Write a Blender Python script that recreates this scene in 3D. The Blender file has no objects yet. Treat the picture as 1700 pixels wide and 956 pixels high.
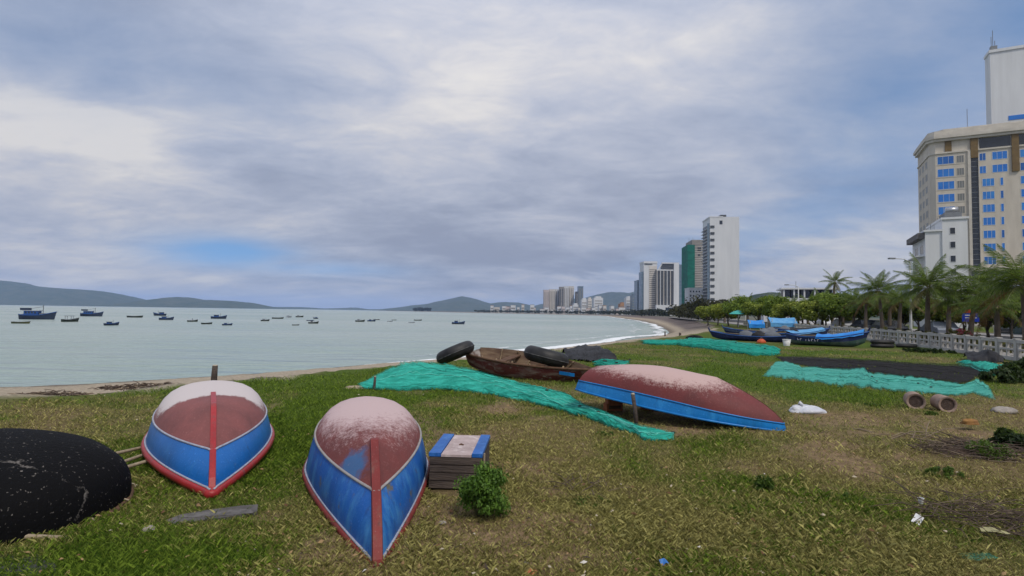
import bpy, math, random
import numpy as np
from mathutils import Vector, Matrix, Euler
random.seed(7); RNG = np.random.default_rng(11)
R = math.radians
scene = bpy.context.scene
COL = scene.collection

# ------------------------------------------------------------------ camera
CAM_H = 1.7; SEA = -1.6
FPX = 900.0
cam_d = bpy.data.cameras.new('camera'); cam = bpy.data.objects.new('camera', cam_d); COL.objects.link(cam)
cam_d.sensor_width = 36.0; cam_d.lens = FPX/1700*36.0
cam_d.clip_start = 0.05; cam_d.clip_end = 40000
CR = Matrix.Rotation(R(90+2.55), 3, 'X') @ Matrix.Rotation(R(0.86), 3, 'Z')
cam.matrix_world = Matrix.Translation((0, 0, CAM_H)) @ CR.to_4x4()
scene.camera = cam

def ray(px, py):
    return CR @ Vector(((px-850)/FPX, -(py-478)/FPX, -1.0))
def at(px, py, z=0.0):
    """point of the level plane z seen in that direction"""
    d = ray(px, py); t = (z-CAM_H)/d.z
    return Vector((d.x*t, d.y*t, z))
def atd(px, py, Y):
    """point at world depth Y in that direction"""
    d = ray(px, py); t = Y/d.y
    return Vector((d.x*t, Y, CAM_H+d.z*t))
def xat(px, Y):
    return (px-850)/FPX*Y

# ------------------------------------------------------------------ sky, sun, exposure
SUN_EL, SUN_AZ = 52.0, 150.0        # degrees; azimuth clockwise from +Y (behind the camera, to the right)
world = bpy.data.worlds.new('World'); scene.world = world; world.use_nodes = True
def build_world():
    nt = world.node_tree; N = nt.nodes; L = nt.links; N.clear()
    out = N.new('ShaderNodeOutputWorld'); bg = N.new('ShaderNodeBackground'); bg.inputs[1].default_value = 0.10
    L.new(bg.outputs[0], out.inputs[0])
    sky = N.new('ShaderNodeTexSky'); sky.sky_type = 'NISHITA'; sky.sun_disc = False
    sky.sun_elevation = R(SUN_EL); sky.sun_rotation = R(SUN_AZ); sky.air_density = 1.0; sky.dust_density = 1.0; sky.ozone_density = 1.5
    hi = N.new('ShaderNodeVectorMath'); hi.operation = 'ADD'; hi.inputs[1].default_value = (0, 0, .25)
    tc = N.new('ShaderNodeTexCoord'); sx = N.new('ShaderNodeSeparateXYZ'); L.new(tc.outputs['Generated'], sx.inputs[0]); L.new(tc.outputs['Generated'], hi.inputs[0]); L.new(hi.outputs[0], sky.inputs['Vector'])
    def m(op, a, b=None, c=None, clamp=False):
        n = N.new('ShaderNodeMath'); n.operation = op; n.use_clamp = clamp
        for i, v in enumerate((a, b, c)):
            if v is None: continue
            if isinstance(v, (int, float)): n.inputs[i].default_value = v
            else: L.new(v, n.inputs[i])
        return n.outputs[0]
    def noise(vec, scale, detail=6, rough=.55, dist=0.0):
        n = N.new('ShaderNodeTexNoise'); n.inputs['Scale'].default_value = scale; n.inputs['Detail'].default_value = detail
        n.inputs['Roughness'].default_value = rough; n.inputs['Distortion'].default_value = dist
        L.new(vec, n.inputs['Vector']); return n.outputs['Fac']
    X, Y, Z = sx.outputs
    zc = m('MAXIMUM', Z, 0.0)
    den = m('ADD', zc, 0.20)
    px_ = m('DIVIDE', X, den); py_ = m('DIVIDE', Y, den)
    comb = N.new('ShaderNodeCombineXYZ'); L.new(px_, comb.inputs[0]); L.new(py_, comb.inputs[1])
    mp = N.new('ShaderNodeMapping'); L.new(comb.outputs[0], mp.inputs[0])
    mp.inputs['Rotation'].default_value = (0, 0, R(-28)); mp.inputs['Scale'].default_value = (0.75, 1.1, 1); mp.inputs['Location'].default_value = (3.1, 1.7, 0)
    big = noise(mp.outputs[0], 0.55, 5, .5, .4)
    mid = noise(mp.outputs[0], 1.5, 8, .56, .5)
    # soft deck: brightness field
    az = m('ARCTAN2', X, Y); el = m('ARCSINE', Z)
    wn = noise(mp.outputs[0], 0.9, 6, .6, .3); wn = m('SUBTRACT', wn, .5)
    wn2 = noise(mp.outputs[0], 2.3, 6, .62, .3); wn2 = m('SUBTRACT', wn2, .5)
    azw = m('MULTIPLY_ADD', wn, .32, az); elw = m('MULTIPLY_ADD', wn2, .10, el)
    def blob(px, py, wx, wy, slope=0.0, warp=True):
        d = ray(px, py).normalized(); a0 = math.atan2(d.x, d.y); e0 = math.asin(d.z)
        A = m('SUBTRACT', azw if warp else az, a0); E = m('SUBTRACT', elw if warp else el, e0)
        E = m('MULTIPLY_ADD', A, -slope, E)
        A = m('DIVIDE', A, wx); E = m('DIVIDE', E, wy)
        q = m('ADD', m('MULTIPLY', A, A), m('MULTIPLY', E, E))
        return m('POWER', 2.718, m('MULTIPLY', q, -1.0))
    fin = noise(mp.outputs[0], 4.2, 8, .62, .6)
    field = m('ADD', m('MULTIPLY', m('SUBTRACT', big, .5), .9), m('MULTIPLY', m('SUBTRACT', mid, .5), 1.15))
    field = m('MULTIPLY_ADD', m('SUBTRACT', fin, .5), .55, field)
    fin2 = noise(mp.outputs[0], 11, 6, .65, .8)
    field = m('MULTIPLY_ADD', m('SUBTRACT', fin2, .5), .22, field)
    field = m('ADD', field, .45)
    for b, w in ((blob(850, 110, .36, .22), .12), (blob(60, 265, .34, .12), .28), (blob(40, 180, .2, .035, -.2), .22), (blob(1300, 300, .22, .09, .3), .22),
                 (blob(1390, 420, .26, .04, .25), .34), (blob(420, 290, .20, .10), -.16), (blob(860, 430, .34, .05), -.24),
                 (blob(380, 482, .7, .030), .24), (blob(1300, 470, .5, .02), .14), (blob(1040, 400, .22, .07), -.20), (blob(1180, 200, .2, .08, .2), -.12), (blob(1000, 462, .12, .012), .25)):
        field = m('MULTIPLY_ADD', b, w, field)
    field = m('ADD', m('MULTIPLY', m('SUBTRACT', field, .48), 1.35), .47)
    ramp = N.new('ShaderNodeValToRGB'); L.new(field, ramp.inputs[0]); cr = ramp.color_ramp
    cols = [(0.0, (.285, .32, .42)), (.30, (.365, .405, .51)), (.55, (.455, .485, .58)), (.78, (.57, .57, .61)), (1.0, (.72, .695, .675))]
    cr.elements[0].position = 0; cr.elements[1].position = 1
    for p, c in cols[1:-1]: cr.elements.new(p)
    for e, (p, c) in zip(cr.elements, cols): e.position = p; e.color = (*c, 1)
    cr.interpolation = 'B_SPLINE'
    sc_ = N.new('ShaderNodeVectorMath'); sc_.operation = 'SCALE'; L.new(ramp.outputs[0], sc_.inputs[0]); L.new(m('MULTIPLY_ADD', zc, 4.4, 5.85), sc_.inputs['Scale'])
    # thin places where the blue behind shows
    gap = m('MULTIPLY', blob(375, 418, .105, .026, 0.0, False), 1.05)
    gap = m('MAXIMUM', gap, m('MULTIPLY', blob(520, 445, .16, .014, 0.0, False), .55))
    gap = m('MAXIMUM', gap, m('MULTIPLY', blob(1480, 150, .20, .20, -.1), .72))
    gap = m('MAXIMUM', gap, m('MULTIPLY', blob(1400, 345, .30, .045, .28), .6))
    gap = m('MAXIMUM', gap, m('MULTIPLY', blob(1680, 40, .22, .2), .8))
    gap = m('MAXIMUM', gap, m('MULTIPLY', blob(150, 80, .3, .09), .45))
    str_ = noise(mp.outputs[0], 3.2, 6, .6, .2)
    gap = m('MULTIPLY', gap, m('ADD', .55, m('MULTIPLY', str_, .9)), clamp=True)
    skyc = N.new('ShaderNodeVectorMath'); skyc.operation = 'SCALE'; L.new(sky.outputs[0], skyc.inputs[0]); skyc.inputs['Scale'].default_value = 1.0
    tint = N.new('ShaderNodeVectorMath'); tint.operation = 'MULTIPLY'; tint.inputs[1].default_value = (.80, 1.0, 1.08); L.new(skyc.outputs[0], tint.inputs[0])
    mix = N.new('ShaderNodeMix'); mix.data_type = 'RGBA'; L.new(gap, mix.inputs[0]); L.new(sc_.outputs[0], mix.inputs[6]); L.new(tint.outputs[0], mix.inputs[7])
    L.new(mix.outputs[2], bg.inputs[0])
build_world()
sun_d = bpy.data.lights.new('sun', 'SUN'); sun_d.energy = 1.5; sun_d.angle = R(10); sun_d.color = (1.0, .93, .82)
sun = bpy.data.objects.new('sun', sun_d); COL.objects.link(sun)
_s = Vector((math.sin(R(SUN_AZ))*math.cos(R(SUN_EL)), math.cos(R(SUN_AZ))*math.cos(R(SUN_EL)), math.sin(R(SUN_EL))))
sun.rotation_euler = _s.to_track_quat('Z', 'Y').to_euler(); sun.location = (0, 0, 60)
vs = scene.view_settings; vs.view_transform = 'Standard'; vs.look = 'None'; vs.exposure = 0.62; vs.gamma = 1.0; vs.use_curve_mapping = False
scene.cycles.use_denoising = True
scene.cycles.max_bounces = 6; scene.cycles.transparent_max_bounces = 12; scene.cycles.volume_bounces = 1
scene.cycles.volume_step_rate = 4

# ------------------------------------------------------------------ helpers
def tag(o, label=None, cat=None, group=None, kind=None):
    if label: o['label'] = label
    if cat: o['category'] = cat
    if group: o['group'] = group
    if kind: o['kind'] = kind
    return o
def empty(name, loc=(0, 0, 0), rz=0.0, label=None, cat=None, group=None):
    o = bpy.data.objects.new(name, None); COL.objects.link(o); o.empty_display_size = .2
    o.location = loc; o.rotation_euler = (0, 0, rz)
    return tag(o, label, cat, group)
def link(name, me, parent=None, loc=None, rot=None, scale=None):
    o = bpy.data.objects.new(name, me); COL.objects.link(o)
    if parent: o.parent = parent
    if loc is not None: o.location = loc
    if rot is not None: o.rotation_euler = rot
    if scale is not None: o.scale = (scale,)*3 if isinstance(scale, (int, float)) else scale
    return o
def copy_tree(o, parent=None):
    c = o.copy(); COL.objects.link(c)
    if parent: c.parent = parent; c.matrix_parent_inverse = o.matrix_parent_inverse
    for ch in list(o.children): copy_tree(ch, c)
    return c

class MB:
    def __init__(s): s.v = []; s.f = []
    def add(s, vs, fs):
        n = len(s.v); s.v += [tuple(v) for v in vs]; s.f += [tuple(i+n for i in f) for f in fs]; return s
    def box(s, c, size, rot=None):
        hx, hy, hz = size[0]/2, size[1]/2, size[2]/2
        vs = [Vector((x, y, z)) for z in (-hz, hz) for y in (-hy, hy) for x in (-hx, hx)]
        if rot is not None:
            M = rot if isinstance(rot, Matrix) else Euler(rot).to_matrix()
            vs = [M @ v for v in vs]
        c = Vector(c)
        return s.add([v+c for v in vs], [(0, 2, 3, 1), (4, 5, 7, 6), (0, 1, 5, 4), (2, 6, 7, 3), (0, 4, 6, 2), (1, 3, 7, 5)])
    def lohi(s, a, b):
        return s.box([(p+q)/2 for p, q in zip(a, b)], [abs(q-p) for p, q in zip(a, b)])
    def tube(s, pts, r, n=6, caps=True, closed=False, flat=1.0):
        pts = [Vector(p) for p in pts]; k = len(pts)
        rs = r if isinstance(r, (list, tuple)) else [r]*k
        up = Vector((0, 0, 1)); base = len(s.v)
        for i, p in enumerate(pts):
            a = pts[(i-1) % k] if (closed or i > 0) else p; b = pts[(i+1) % k] if (closed or i < k-1) else p
            t = (b-a).normalized() if (b-a).length > 1e-9 else Vector((1, 0, 0))
            u = up if abs(t.dot(up)) < .95 else Vector((1, 0, 0))
            x = t.cross(u).normalized(); y = x.cross(t)
            for j in range(n):
                th = 2*math.pi*j/n
                s.v.append(tuple(p + x*math.cos(th)*rs[i]*flat + y*math.sin(th)*rs[i]))
        for i in range(k if closed else k-1):
            for j in range(n):
                a = base+i*n+j; b = base+i*n+(j+1) % n; c = base+((i+1) % k)*n+(j+1) % n; d = base+((i+1) % k)*n+j
                s.f.append((a, b, c, d))
        if caps and not closed:
            s.f.append(tuple(base+j for j in reversed(range(n)))); s.f.append(tuple(base+(k-1)*n+j for j in range(n)))
        return s
    def grid(s, P, flip=False):
        """P[i][j] rows of points"""
        n = len(s.v); a = len(P); b = len(P[0])
        for row in P: s.v += [tuple(p) for p in row]
        for i in range(a-1):
            for j in range(b-1):
                q = (n+i*b+j, n+i*b+j+1, n+(i+1)*b+j+1, n+(i+1)*b+j)
                s.f.append(q[::-1] if flip else q)
        return s
    def poly(s, pts, z0, z1):
        n = len(pts); vs = [(x, y, z0) for x, y in pts]+[(x, y, z1) for x, y in pts]
        fs = [(i, (i+1) % n, n+(i+1) % n, n+i) for i in range(n)]+[tuple(range(n))[::-1], tuple(range(n, 2*n))]
        return s.add(vs, fs)
    def mesh(s, name, mat, smooth=False):
        me = bpy.data.meshes.new(name); me.from_pydata(s.v, [], s.f)
        if smooth:
            me.polygons.foreach_set('use_smooth', [True]*len(me.polygons))
        me.materials.append(mat); me.update(); return me
    def build(s, name, mat, parent=None, smooth=False, loc=None, rot=None):
        return link(name, s.mesh(name, mat, smooth), parent, loc, rot)

def np_mesh(name, verts, faces, mat, cols=None, smooth=False):
    """verts (n,3), faces (m,k) arrays; cols per-vertex rgba"""
    verts = np.asarray(verts, np.float32); faces = np.asarray(faces, np.int32); k = faces.shape[1]
    me = bpy.data.meshes.new(name)
    me.vertices.add(len(verts)); me.vertices.foreach_set('co', verts.ravel())
    me.loops.add(faces.size); me.loops.foreach_set('vertex_index', faces.ravel())
    me.polygons.add(len(faces)); me.polygons.foreach_set('loop_start', np.arange(0, faces.size, k, dtype=np.int32))
    if smooth: me.polygons.foreach_set('use_smooth', np.ones(len(faces), bool))
    me.update(calc_edges=True)
    if cols is not None:
        a = me.attributes.new('Col', 'FLOAT_COLOR', 'POINT'); c = np.ones((len(verts), 4), np.float32); c[:, :3] = cols
        a.data.foreach_set('color', c.ravel())
    me.materials.append(mat); return me

# value noise
def _hash(ix, iy, seed):
    h = (ix.astype(np.int64)*374761393 + iy.astype(np.int64)*668265263 + seed*974711) & 0xffffffff
    h = ((h ^ (h >> 13))*1274126177) & 0xffffffff
    return ((h ^ (h >> 16)) & 0xffff)/65535.0
def vnoise(x, y, seed=0):
    ix = np.floor(x); iy = np.floor(y); fx = x-ix; fy = y-iy
    fx = fx*fx*(3-2*fx); fy = fy*fy*(3-2*fy)
    a = _hash(ix, iy, seed); b = _hash(ix+1, iy, seed); c = _hash(ix, iy+1, seed); d = _hash(ix+1, iy+1, seed)
    return (a*(1-fx)+b*fx)*(1-fy)+(c*(1-fx)+d*fx)*fy
def fbm(x, y, oct=4, seed=0):
    x = np.asarray(x, float); y = np.asarray(y, float); s = 0; a = .5; t = 0
    for o in range(oct):
        s = s + a*vnoise(x*2**o+o*17.3, y*2**o-o*9.1, seed+o); t += a; a *= .5
    return s/t
def sstep(a, b, x):
    t = np.clip((x-a)/(b-a), 0, 1); return t*t*(3-2*t)
def fb(x, y, oct=3, seed=0): return float(fbm(np.array([x]), np.array([y]), oct, seed)[0])

# materials
MATS = {}
def nodes(name):
    m = bpy.data.materials.new(name); m.use_nodes = True; nt = m.node_tree
    return m, nt, nt.nodes['Principled BSDF'], nt.nodes['Material Output']
def mat(name, c1, c2=None, scale=6.0, rough=.7, bump=0.0, bscale=None, spec=.3, metal=0.0, stretch=(1, 1, 1), lo=.35, hi=.65, detail=5):
    if name in MATS: return MATS[name]
    m, nt, p, o = nodes(name); N = nt.nodes; L = nt.links
    p.inputs['Roughness'].default_value = rough; p.inputs['Specular IOR Level'].default_value = spec; p.inputs['Metallic'].default_value = metal
    p.inputs['Base Color'].default_value = (*c1, 1)
    if c2 is not None or bump:
        tc = N.new('ShaderNodeTexCoord'); mp = N.new('ShaderNodeMapping'); mp.inputs['Scale'].default_value = stretch; L.new(tc.outputs['Object'], mp.inputs[0])
    if c2 is not None:
        n = N.new('ShaderNodeTexNoise'); n.inputs['Scale'].default_value = scale; n.inputs['Detail'].default_value = detail; n.inputs['Roughness'].default_value = .6; L.new(mp.outputs[0], n.inputs['Vector'])
        r = N.new('ShaderNodeValToRGB'); r.color_ramp.elements[0].position = lo; r.color_ramp.elements[1].position = hi
        r.color_ramp.elements[0].color = (*c1, 1); r.color_ramp.elements[1].color = (*c2, 1)
        L.new(n.outputs['Fac'], r.inputs[0]); L.new(r.outputs[0], p.inputs['Base Color'])
    if bump:
        n2 = N.new('ShaderNodeTexNoise'); n2.inputs['Scale'].default_value = bscale or scale*4; n2.inputs['Detail'].default_value = 4; L.new(mp.outputs[0], n2.inputs['Vector'])
        b = N.new('ShaderNodeBump'); b.inputs['Strength'].default_value = bump; b.inputs['Distance'].default_value = .02; L.new(n2.outputs['Fac'], b.inputs['Height']); L.new(b.outputs[0], p.inputs['Normal'])
    MATS[name] = m; return m
def mat_attr(name, rough=.8, trans=0.0, spec=.15):
    """colour from the per-vertex Col attribute"""
    if name in MATS: return MATS[name]
    m, nt, p, o = nodes(name); N = nt.nodes; L = nt.links
    a = N.new('ShaderNodeAttribute'); a.attribute_name = 'Col'; L.new(a.outputs['Color'], p.inputs['Base Color'])
    p.inputs['Roughness'].default_value = rough; p.inputs['Specular IOR Level'].default_value = spec
    if trans:
        t = N.new('ShaderNodeBsdfTranslucent'); L.new(a.outputs['Color'], t.inputs['Color'])
        x = N.new('ShaderNodeMixShader'); x.inputs[0].default_value = trans; L.new(p.outputs[0], x.inputs[1]); L.new(t.outputs[0], x.inputs[2]); L.new(x.outputs[0], o.inputs[0])
    MATS[name] = m; return m
def mat_glass(name, c, rough=.06, c2=None):
    return mat(name, c, c2, scale=.4, rough=rough, spec=.8)
# ------------------------------------------------------------------ coast lines (world metres)
def P2(v): return (v.x, v.y)
G_PX = [(0, 661), (80, 657), (150, 654), (230, 645), (300, 639), (360, 633), (430, 627), (520, 619), (600, 611), (690, 603), (780, 595), (900, 583), (960, 577), (1000, 572), (1060, 564), (1090, 561), (1130, 557), (1165, 552)]
GRASS = [(-80, -70), (-30, -16), (-15, 4), (-10.6, 9.0)] + [P2(at(*p)) for p in G_PX] + [P2(at(1186, 546)), P2(at(1182, 539)), P2(at(1160, 533.5)), (92, 270), (118, 400), (140, 600), (160, 800), (130, 1000), (-10, 1320), (-130, 1600), (-330, 2150), (-700, 3000)]
W_PX = [(0, 643), (80, 640), (150, 637), (230, 632), (300, 628), (430, 620), (520, 613), (600, 606), (690, 600), (780, 593), (860, 586), (920, 579), (1000, 569), (1060, 562), (1098, 557), (1112, 552.5), (1108, 548), (1090, 540), (1062, 532.5), (1030, 528)]
WATER = [(-110, -60), (-50, -8), (-27, 14)] + [P2(at(*p, SEA)) for p in W_PX] + [(112, 620), (130, 800), (95, 1000), (-40, 1300), (-160, 1560), (-370, 2120), (-760, 3000)]
CLOSE = [(-600, 6500), (9000, 9000), (9000, -9000), (-80, -9000)]
def pip(px, py, poly):
    px = np.asarray(px); inside = np.zeros(px.shape, bool); n = len(poly)
    for i in range(n):
        x1, y1 = poly[i]; x2, y2 = poly[(i+1) % n]
        if y1 == y2: continue
        c = ((y1 > py) != (y2 > py)) & (px < (x2-x1)*(py-y1)/(y2-y1)+x1); inside ^= c
    return inside
def pdist(px, py, line):
    d = np.full(np.shape(px), 1e9)
    for (x1, y1), (x2, y2) in zip(line[:-1], line[1:]):
        dx, dy = x2-x1, y2-y1; t = np.clip(((px-x1)*dx+(py-y1)*dy)/(dx*dx+dy*dy), 0, 1)
        d = np.minimum(d, np.hypot(px-x1-t*dx, py-y1-t*dy))
    return d
GP = GRASS+CLOSE; WP = WATER+CLOSE
def ground(x, y):
    """height, signed distance inside the grass edge"""
    x = np.asarray(x, float); y = np.asarray(y, float)
    ig = pip(x, y, GP); iw = pip(x, y, WP) | ig
    dg = pdist(x, y, GRASS); dw = pdist(x, y, WATER)
    r = np.hypot(x, y)
    rip = (fbm(x*1.1, y*1.1, 4, 3)-.5)
    z_in = rip*.09*sstep(60, 8, r) * sstep(0, .8, dg)
    t = dg/(dg+dw+1e-6)
    scarp = np.minimum(.28, .35*dg)*sstep(0, .5, dg)*(1-t)
    z_b = SEA*(.82*t+.18*t*t) - scarp + rip*.16*sstep(80, 10, r)*sstep(0, .6, dw)
    z_s = SEA - np.minimum(2.2, .09*dw)
    return np.where(ig, z_in, np.where(iw, z_b, z_s)), np.where(ig, dg, -dg), iw
def gz(x, y):
    return float(ground(np.array([x]), np.array([y]))[0][0])
def gfast(x, y):
    return (fb(x*1.1, y*1.1, 4, 3)-.5)*.09
def dryness(x, y):
    x = np.asarray(x, float); y = np.asarray(y, float)
    f = fbm(x*.42+3, y*.42, 4, 21); f2 = fbm(x*1.6, y*1.6, 3, 5)
    b = .50 + (f-.5)*2.1 + (f2-.5)*.9
    b -= .21*sstep(-1.2, -3.2, x)                     # greener beside the left boats
    b += .24*sstep(9.5, 5.0, y)*sstep(-2.3, -.8, x)     # trodden and dry close by
    b -= .28*sstep(9, 13, y)
    return np.clip(b, 0, 1)

def bareness(x, y):
    return sstep(.57, .68, fbm(x*.75+11, y*.75, 4, 61)*.75+fbm(x*3.1, y*3.1, 3, 62)*.25)*sstep(16, 9, y)*sstep(-6, -4.5, x)
def make_ground():
    az = np.concatenate([np.linspace(-58, 58, 600), np.linspace(58, 302, 70)[1:]])*math.pi/180
    rr = np.concatenate([[0.0], np.exp(np.linspace(math.log(.7), math.log(11000), 330))])
    A, Q = np.meshgrid(az, rr, indexing='ij'); x = Q*np.sin(A); y = Q*np.cos(A)
    z, dg, iw = ground(x, y)
    na, nr = x.shape
    idx = np.arange(na*nr).reshape(na, nr); nx = np.roll(idx, -1, axis=0)
    faces = np.stack([idx[:, :-1], idx[:, 1:], nx[:, 1:], nx[:, :-1]], -1).reshape(-1, 4)
    faces = faces[:, ::-1]
    d = dryness(x, y)
    soil = np.array([.150, .112, .054]); green = np.array([.068, .104, .014]); sand = np.array([.36, .30, .225]); wet = np.array([.16, .13, .10]); rock = np.array([.14, .115, .105])
    c = green*(1-d[..., None])+soil*d[..., None]  # turf ground darkened in colour for the shade between blades
    n = fbm(x*.9, y*.9, 4, 40)
    br = (bareness(x, y)*.55)[..., None]; c = c*(1-br)+np.array([.25, .165, .105])*br
    ms = sstep(.35, -.25, dg+(n-.5)*2.6)
    t = np.clip((z-SEA)/-SEA, 0, 1)
    sd = sand*sstep(.0, .25, t)[..., None]+wet*(1-sstep(.0, .25, t))[..., None]
    deb = sstep(.52, .68, fbm(x*1.3, y*2.2, 4, 9))*sstep(-3.5, -.2, dg)*(dg < .3)*(x < 6)
    sd = sd*(1-.62*deb[..., None])
    rk = (sstep(60, 110, y)*sstep(.2, .45, t))[..., None]
    sd = sd*(1-rk)+rock*rk
    c = c*(1-ms[..., None])+sd*ms[..., None]
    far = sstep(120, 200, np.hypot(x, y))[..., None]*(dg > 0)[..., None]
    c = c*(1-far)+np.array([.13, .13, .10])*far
    m, nt, p, o = nodes('earth_and_turf'); N = nt.nodes; L = nt.links
    a = N.new('ShaderNodeAttribute'); a.attribute_name = 'Col'
    tc = N.new('ShaderNodeTexCoord')
    n1 = N.new('ShaderNodeTexNoise'); n1.inputs['Scale'].default_value = 9; n1.inputs['Detail'].default_value = 8; n1.inputs['Roughness'].default_value = .7; L.new(tc.outputs['Object'], n1.inputs['Vector'])
    r = N.new('ShaderNodeMapRange'); r.inputs[1].default_value = .3; r.inputs[2].default_value = .7; r.inputs[3].default_value = .45; r.inputs[4].default_value = 1.5; L.new(n1.outputs['Fac'], r.inputs[0])
    v = N.new('ShaderNodeVectorMath'); v.operation = 'SCALE'; L.new(a.outputs['Color'], v.inputs[0]); L.new(r.outputs[0], v.inputs['Scale']); L.new(v.outputs[0], p.inputs['Base Color'])
    b = N.new('ShaderNodeBump'); b.inputs['Strength'].default_value = .7; b.inputs['Distance'].default_value = .05; L.new(n1.outputs['Fac'], b.inputs['Height']); L.new(b.outputs[0], p.inputs['Normal'])
    p.inputs['Roughness'].default_value = .95; p.inputs['Specular IOR Level'].default_value = .1
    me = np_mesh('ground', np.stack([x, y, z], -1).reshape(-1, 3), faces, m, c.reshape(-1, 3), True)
    tag(link('ground', me), 'grassy shore ground with dry patches and a sandy edge', kind='structure')
make_ground()

# ------------------------------------------------------------------ sea and surf
def make_sea():
    m, nt, p, o = nodes('sea_water'); N = nt.nodes; L = nt.links
    p.inputs['Base Color'].default_value = (.22, .30, .27, 1); p.inputs['Roughness'].default_value = .25; p.inputs['IOR'].default_value = 1.33; p.inputs['Specular IOR Level'].default_value = .45
    tc = N.new('ShaderNodeTexCoord')
    def nz(sc, st, rot, det=5):
        mp = N.new('ShaderNodeMapping'); mp.inputs['Scale'].default_value = st; mp.inputs['Rotation'].default_value = (0, 0, R(rot)); L.new(tc.outputs['Object'], mp.inputs[0])
        n = N.new('ShaderNodeTexNoise'); n.inputs['Scale'].default_value = sc; n.inputs['Detail'].default_value = det; n.inputs['Roughness'].default_value = .55; L.new(mp.outputs[0], n.inputs['Vector']); return n.outputs['Fac']
    a = nz(.33, (.22, 1.0, 1), -14); b = nz(1.6, (.35, 1, 1), 8, 4); c = nz(.05, (.25, 1, 1), -6, 3)
    def mad(x, k, y):
        n = N.new('ShaderNodeMath'); n.operation = 'MULTIPLY_ADD'; L.new(x, n.inputs[0]); n.inputs[1].default_value = k
        if isinstance(y, float): n.inputs[2].default_value = y
        else: L.new(y, n.inputs[2])
        return n.outputs[0]
    h = mad(b, .22, mad(a, 1.0, mad(c, 1.5, 0.0)))
    bp = N.new('ShaderNodeBump'); bp.inputs['Strength'].default_value = 1.0; bp.inputs['Distance'].default_value = 2.2; L.new(h, bp.inputs['Height']); L.new(bp.outputs[0], p.inputs['Normal'])
    # turbid streaks in the water itself
    r = N.new('ShaderNodeValToRGB'); r.color_ramp.elements[0].position = .38; r.color_ramp.elements[1].position = .64
    r.color_ramp.elements[0].color = (.275, .35, .315, 1); r.color_ramp.elements[1].color = (.385, .43, .395, 1)
    L.new(nz(.012, (.3, 1, 1), -5, 5), r.inputs[0]); L.new(r.outputs[0], p.inputs['Base Color'])
    rr = np.concatenate([[0.0], np.exp(np.linspace(math.log(4), math.log(16000), 40))]); az = np.linspace(0, 2*math.pi, 97)[:-1]
    A, Q = np.meshgrid(az, rr, indexing='ij'); x = Q*np.sin(A); y = Q*np.cos(A)
    na, nr = x.shape; idx = np.arange(na*nr).reshape(na, nr); nx = np.roll(idx, -1, axis=0)
    f = np.stack([idx[:, :-1], nx[:, :-1], nx[:, 1:], idx[:, 1:]], -1).reshape(-1, 4)
    me = np_mesh('sea', np.stack([x, y, np.full_like(x, SEA)], -1).reshape(-1, 3), f, m, None, True)
    tag(link('sea', me), 'calm grey green bay water', kind='structure')
make_sea()
def resample(line, step):
    out = []
    for (x1, y1), (x2, y2) in zip(line[:-1], line[1:]):
        n = max(1, int(math.hypot(x2-x1, y2-y1)/step))
        for k in range(n): out.append((x1+(x2-x1)*k/n, y1+(y2-y1)*k/n))
    out.append(line[-1]); return out
def smooth_line(pts, it=3):
    for _ in range(it):
        q = [pts[0]]
        for a, b, c in zip(pts[:-2], pts[1:-1], pts[2:]): q.append(((a[0]+2*b[0]+c[0])/4, (a[1]+2*b[1]+c[1])/4))
        pts = q+[pts[-1]]
    return pts
def foam_mat():
    m, nt, p, o = nodes('sea_foam'); N = nt.nodes; L = nt.links
    p.inputs['Base Color'].default_value = (.78, .80, .80, 1); p.inputs['Roughness'].default_value = .8
    tc = N.new('ShaderNodeTexCoord'); n = N.new('ShaderNodeTexNoise'); n.inputs['Scale'].default_value = .7; n.inputs['Detail'].default_value = 8; n.inputs['Roughness'].default_value = .7; L.new(tc.outputs['Object'], n.inputs['Vector'])
    a = N.new('ShaderNodeAttribute'); a.attribute_name = 'Col'
    ad = N.new('ShaderNodeMath'); ad.operation = 'ADD'; L.new(n.outputs['Fac'], ad.inputs[0]); L.new(a.outputs['Fac'], ad.inputs[1])
    r = N.new('ShaderNodeMapRange'); r.inputs[1].default_value = .78; r.inputs[2].default_value = 1.02; L.new(ad.outputs[0], r.inputs[0])
    t = N.new('ShaderNodeBsdfTransparent'); x = N.new('ShaderNodeMixShader'); L.new(r.outputs[0], x.inputs[0]); L.new(t.outputs[0], x.inputs[1]); L.new(p.outputs[0], x.inputs[2]); L.new(x.outputs[0], o.inputs[0])
    return m
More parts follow.
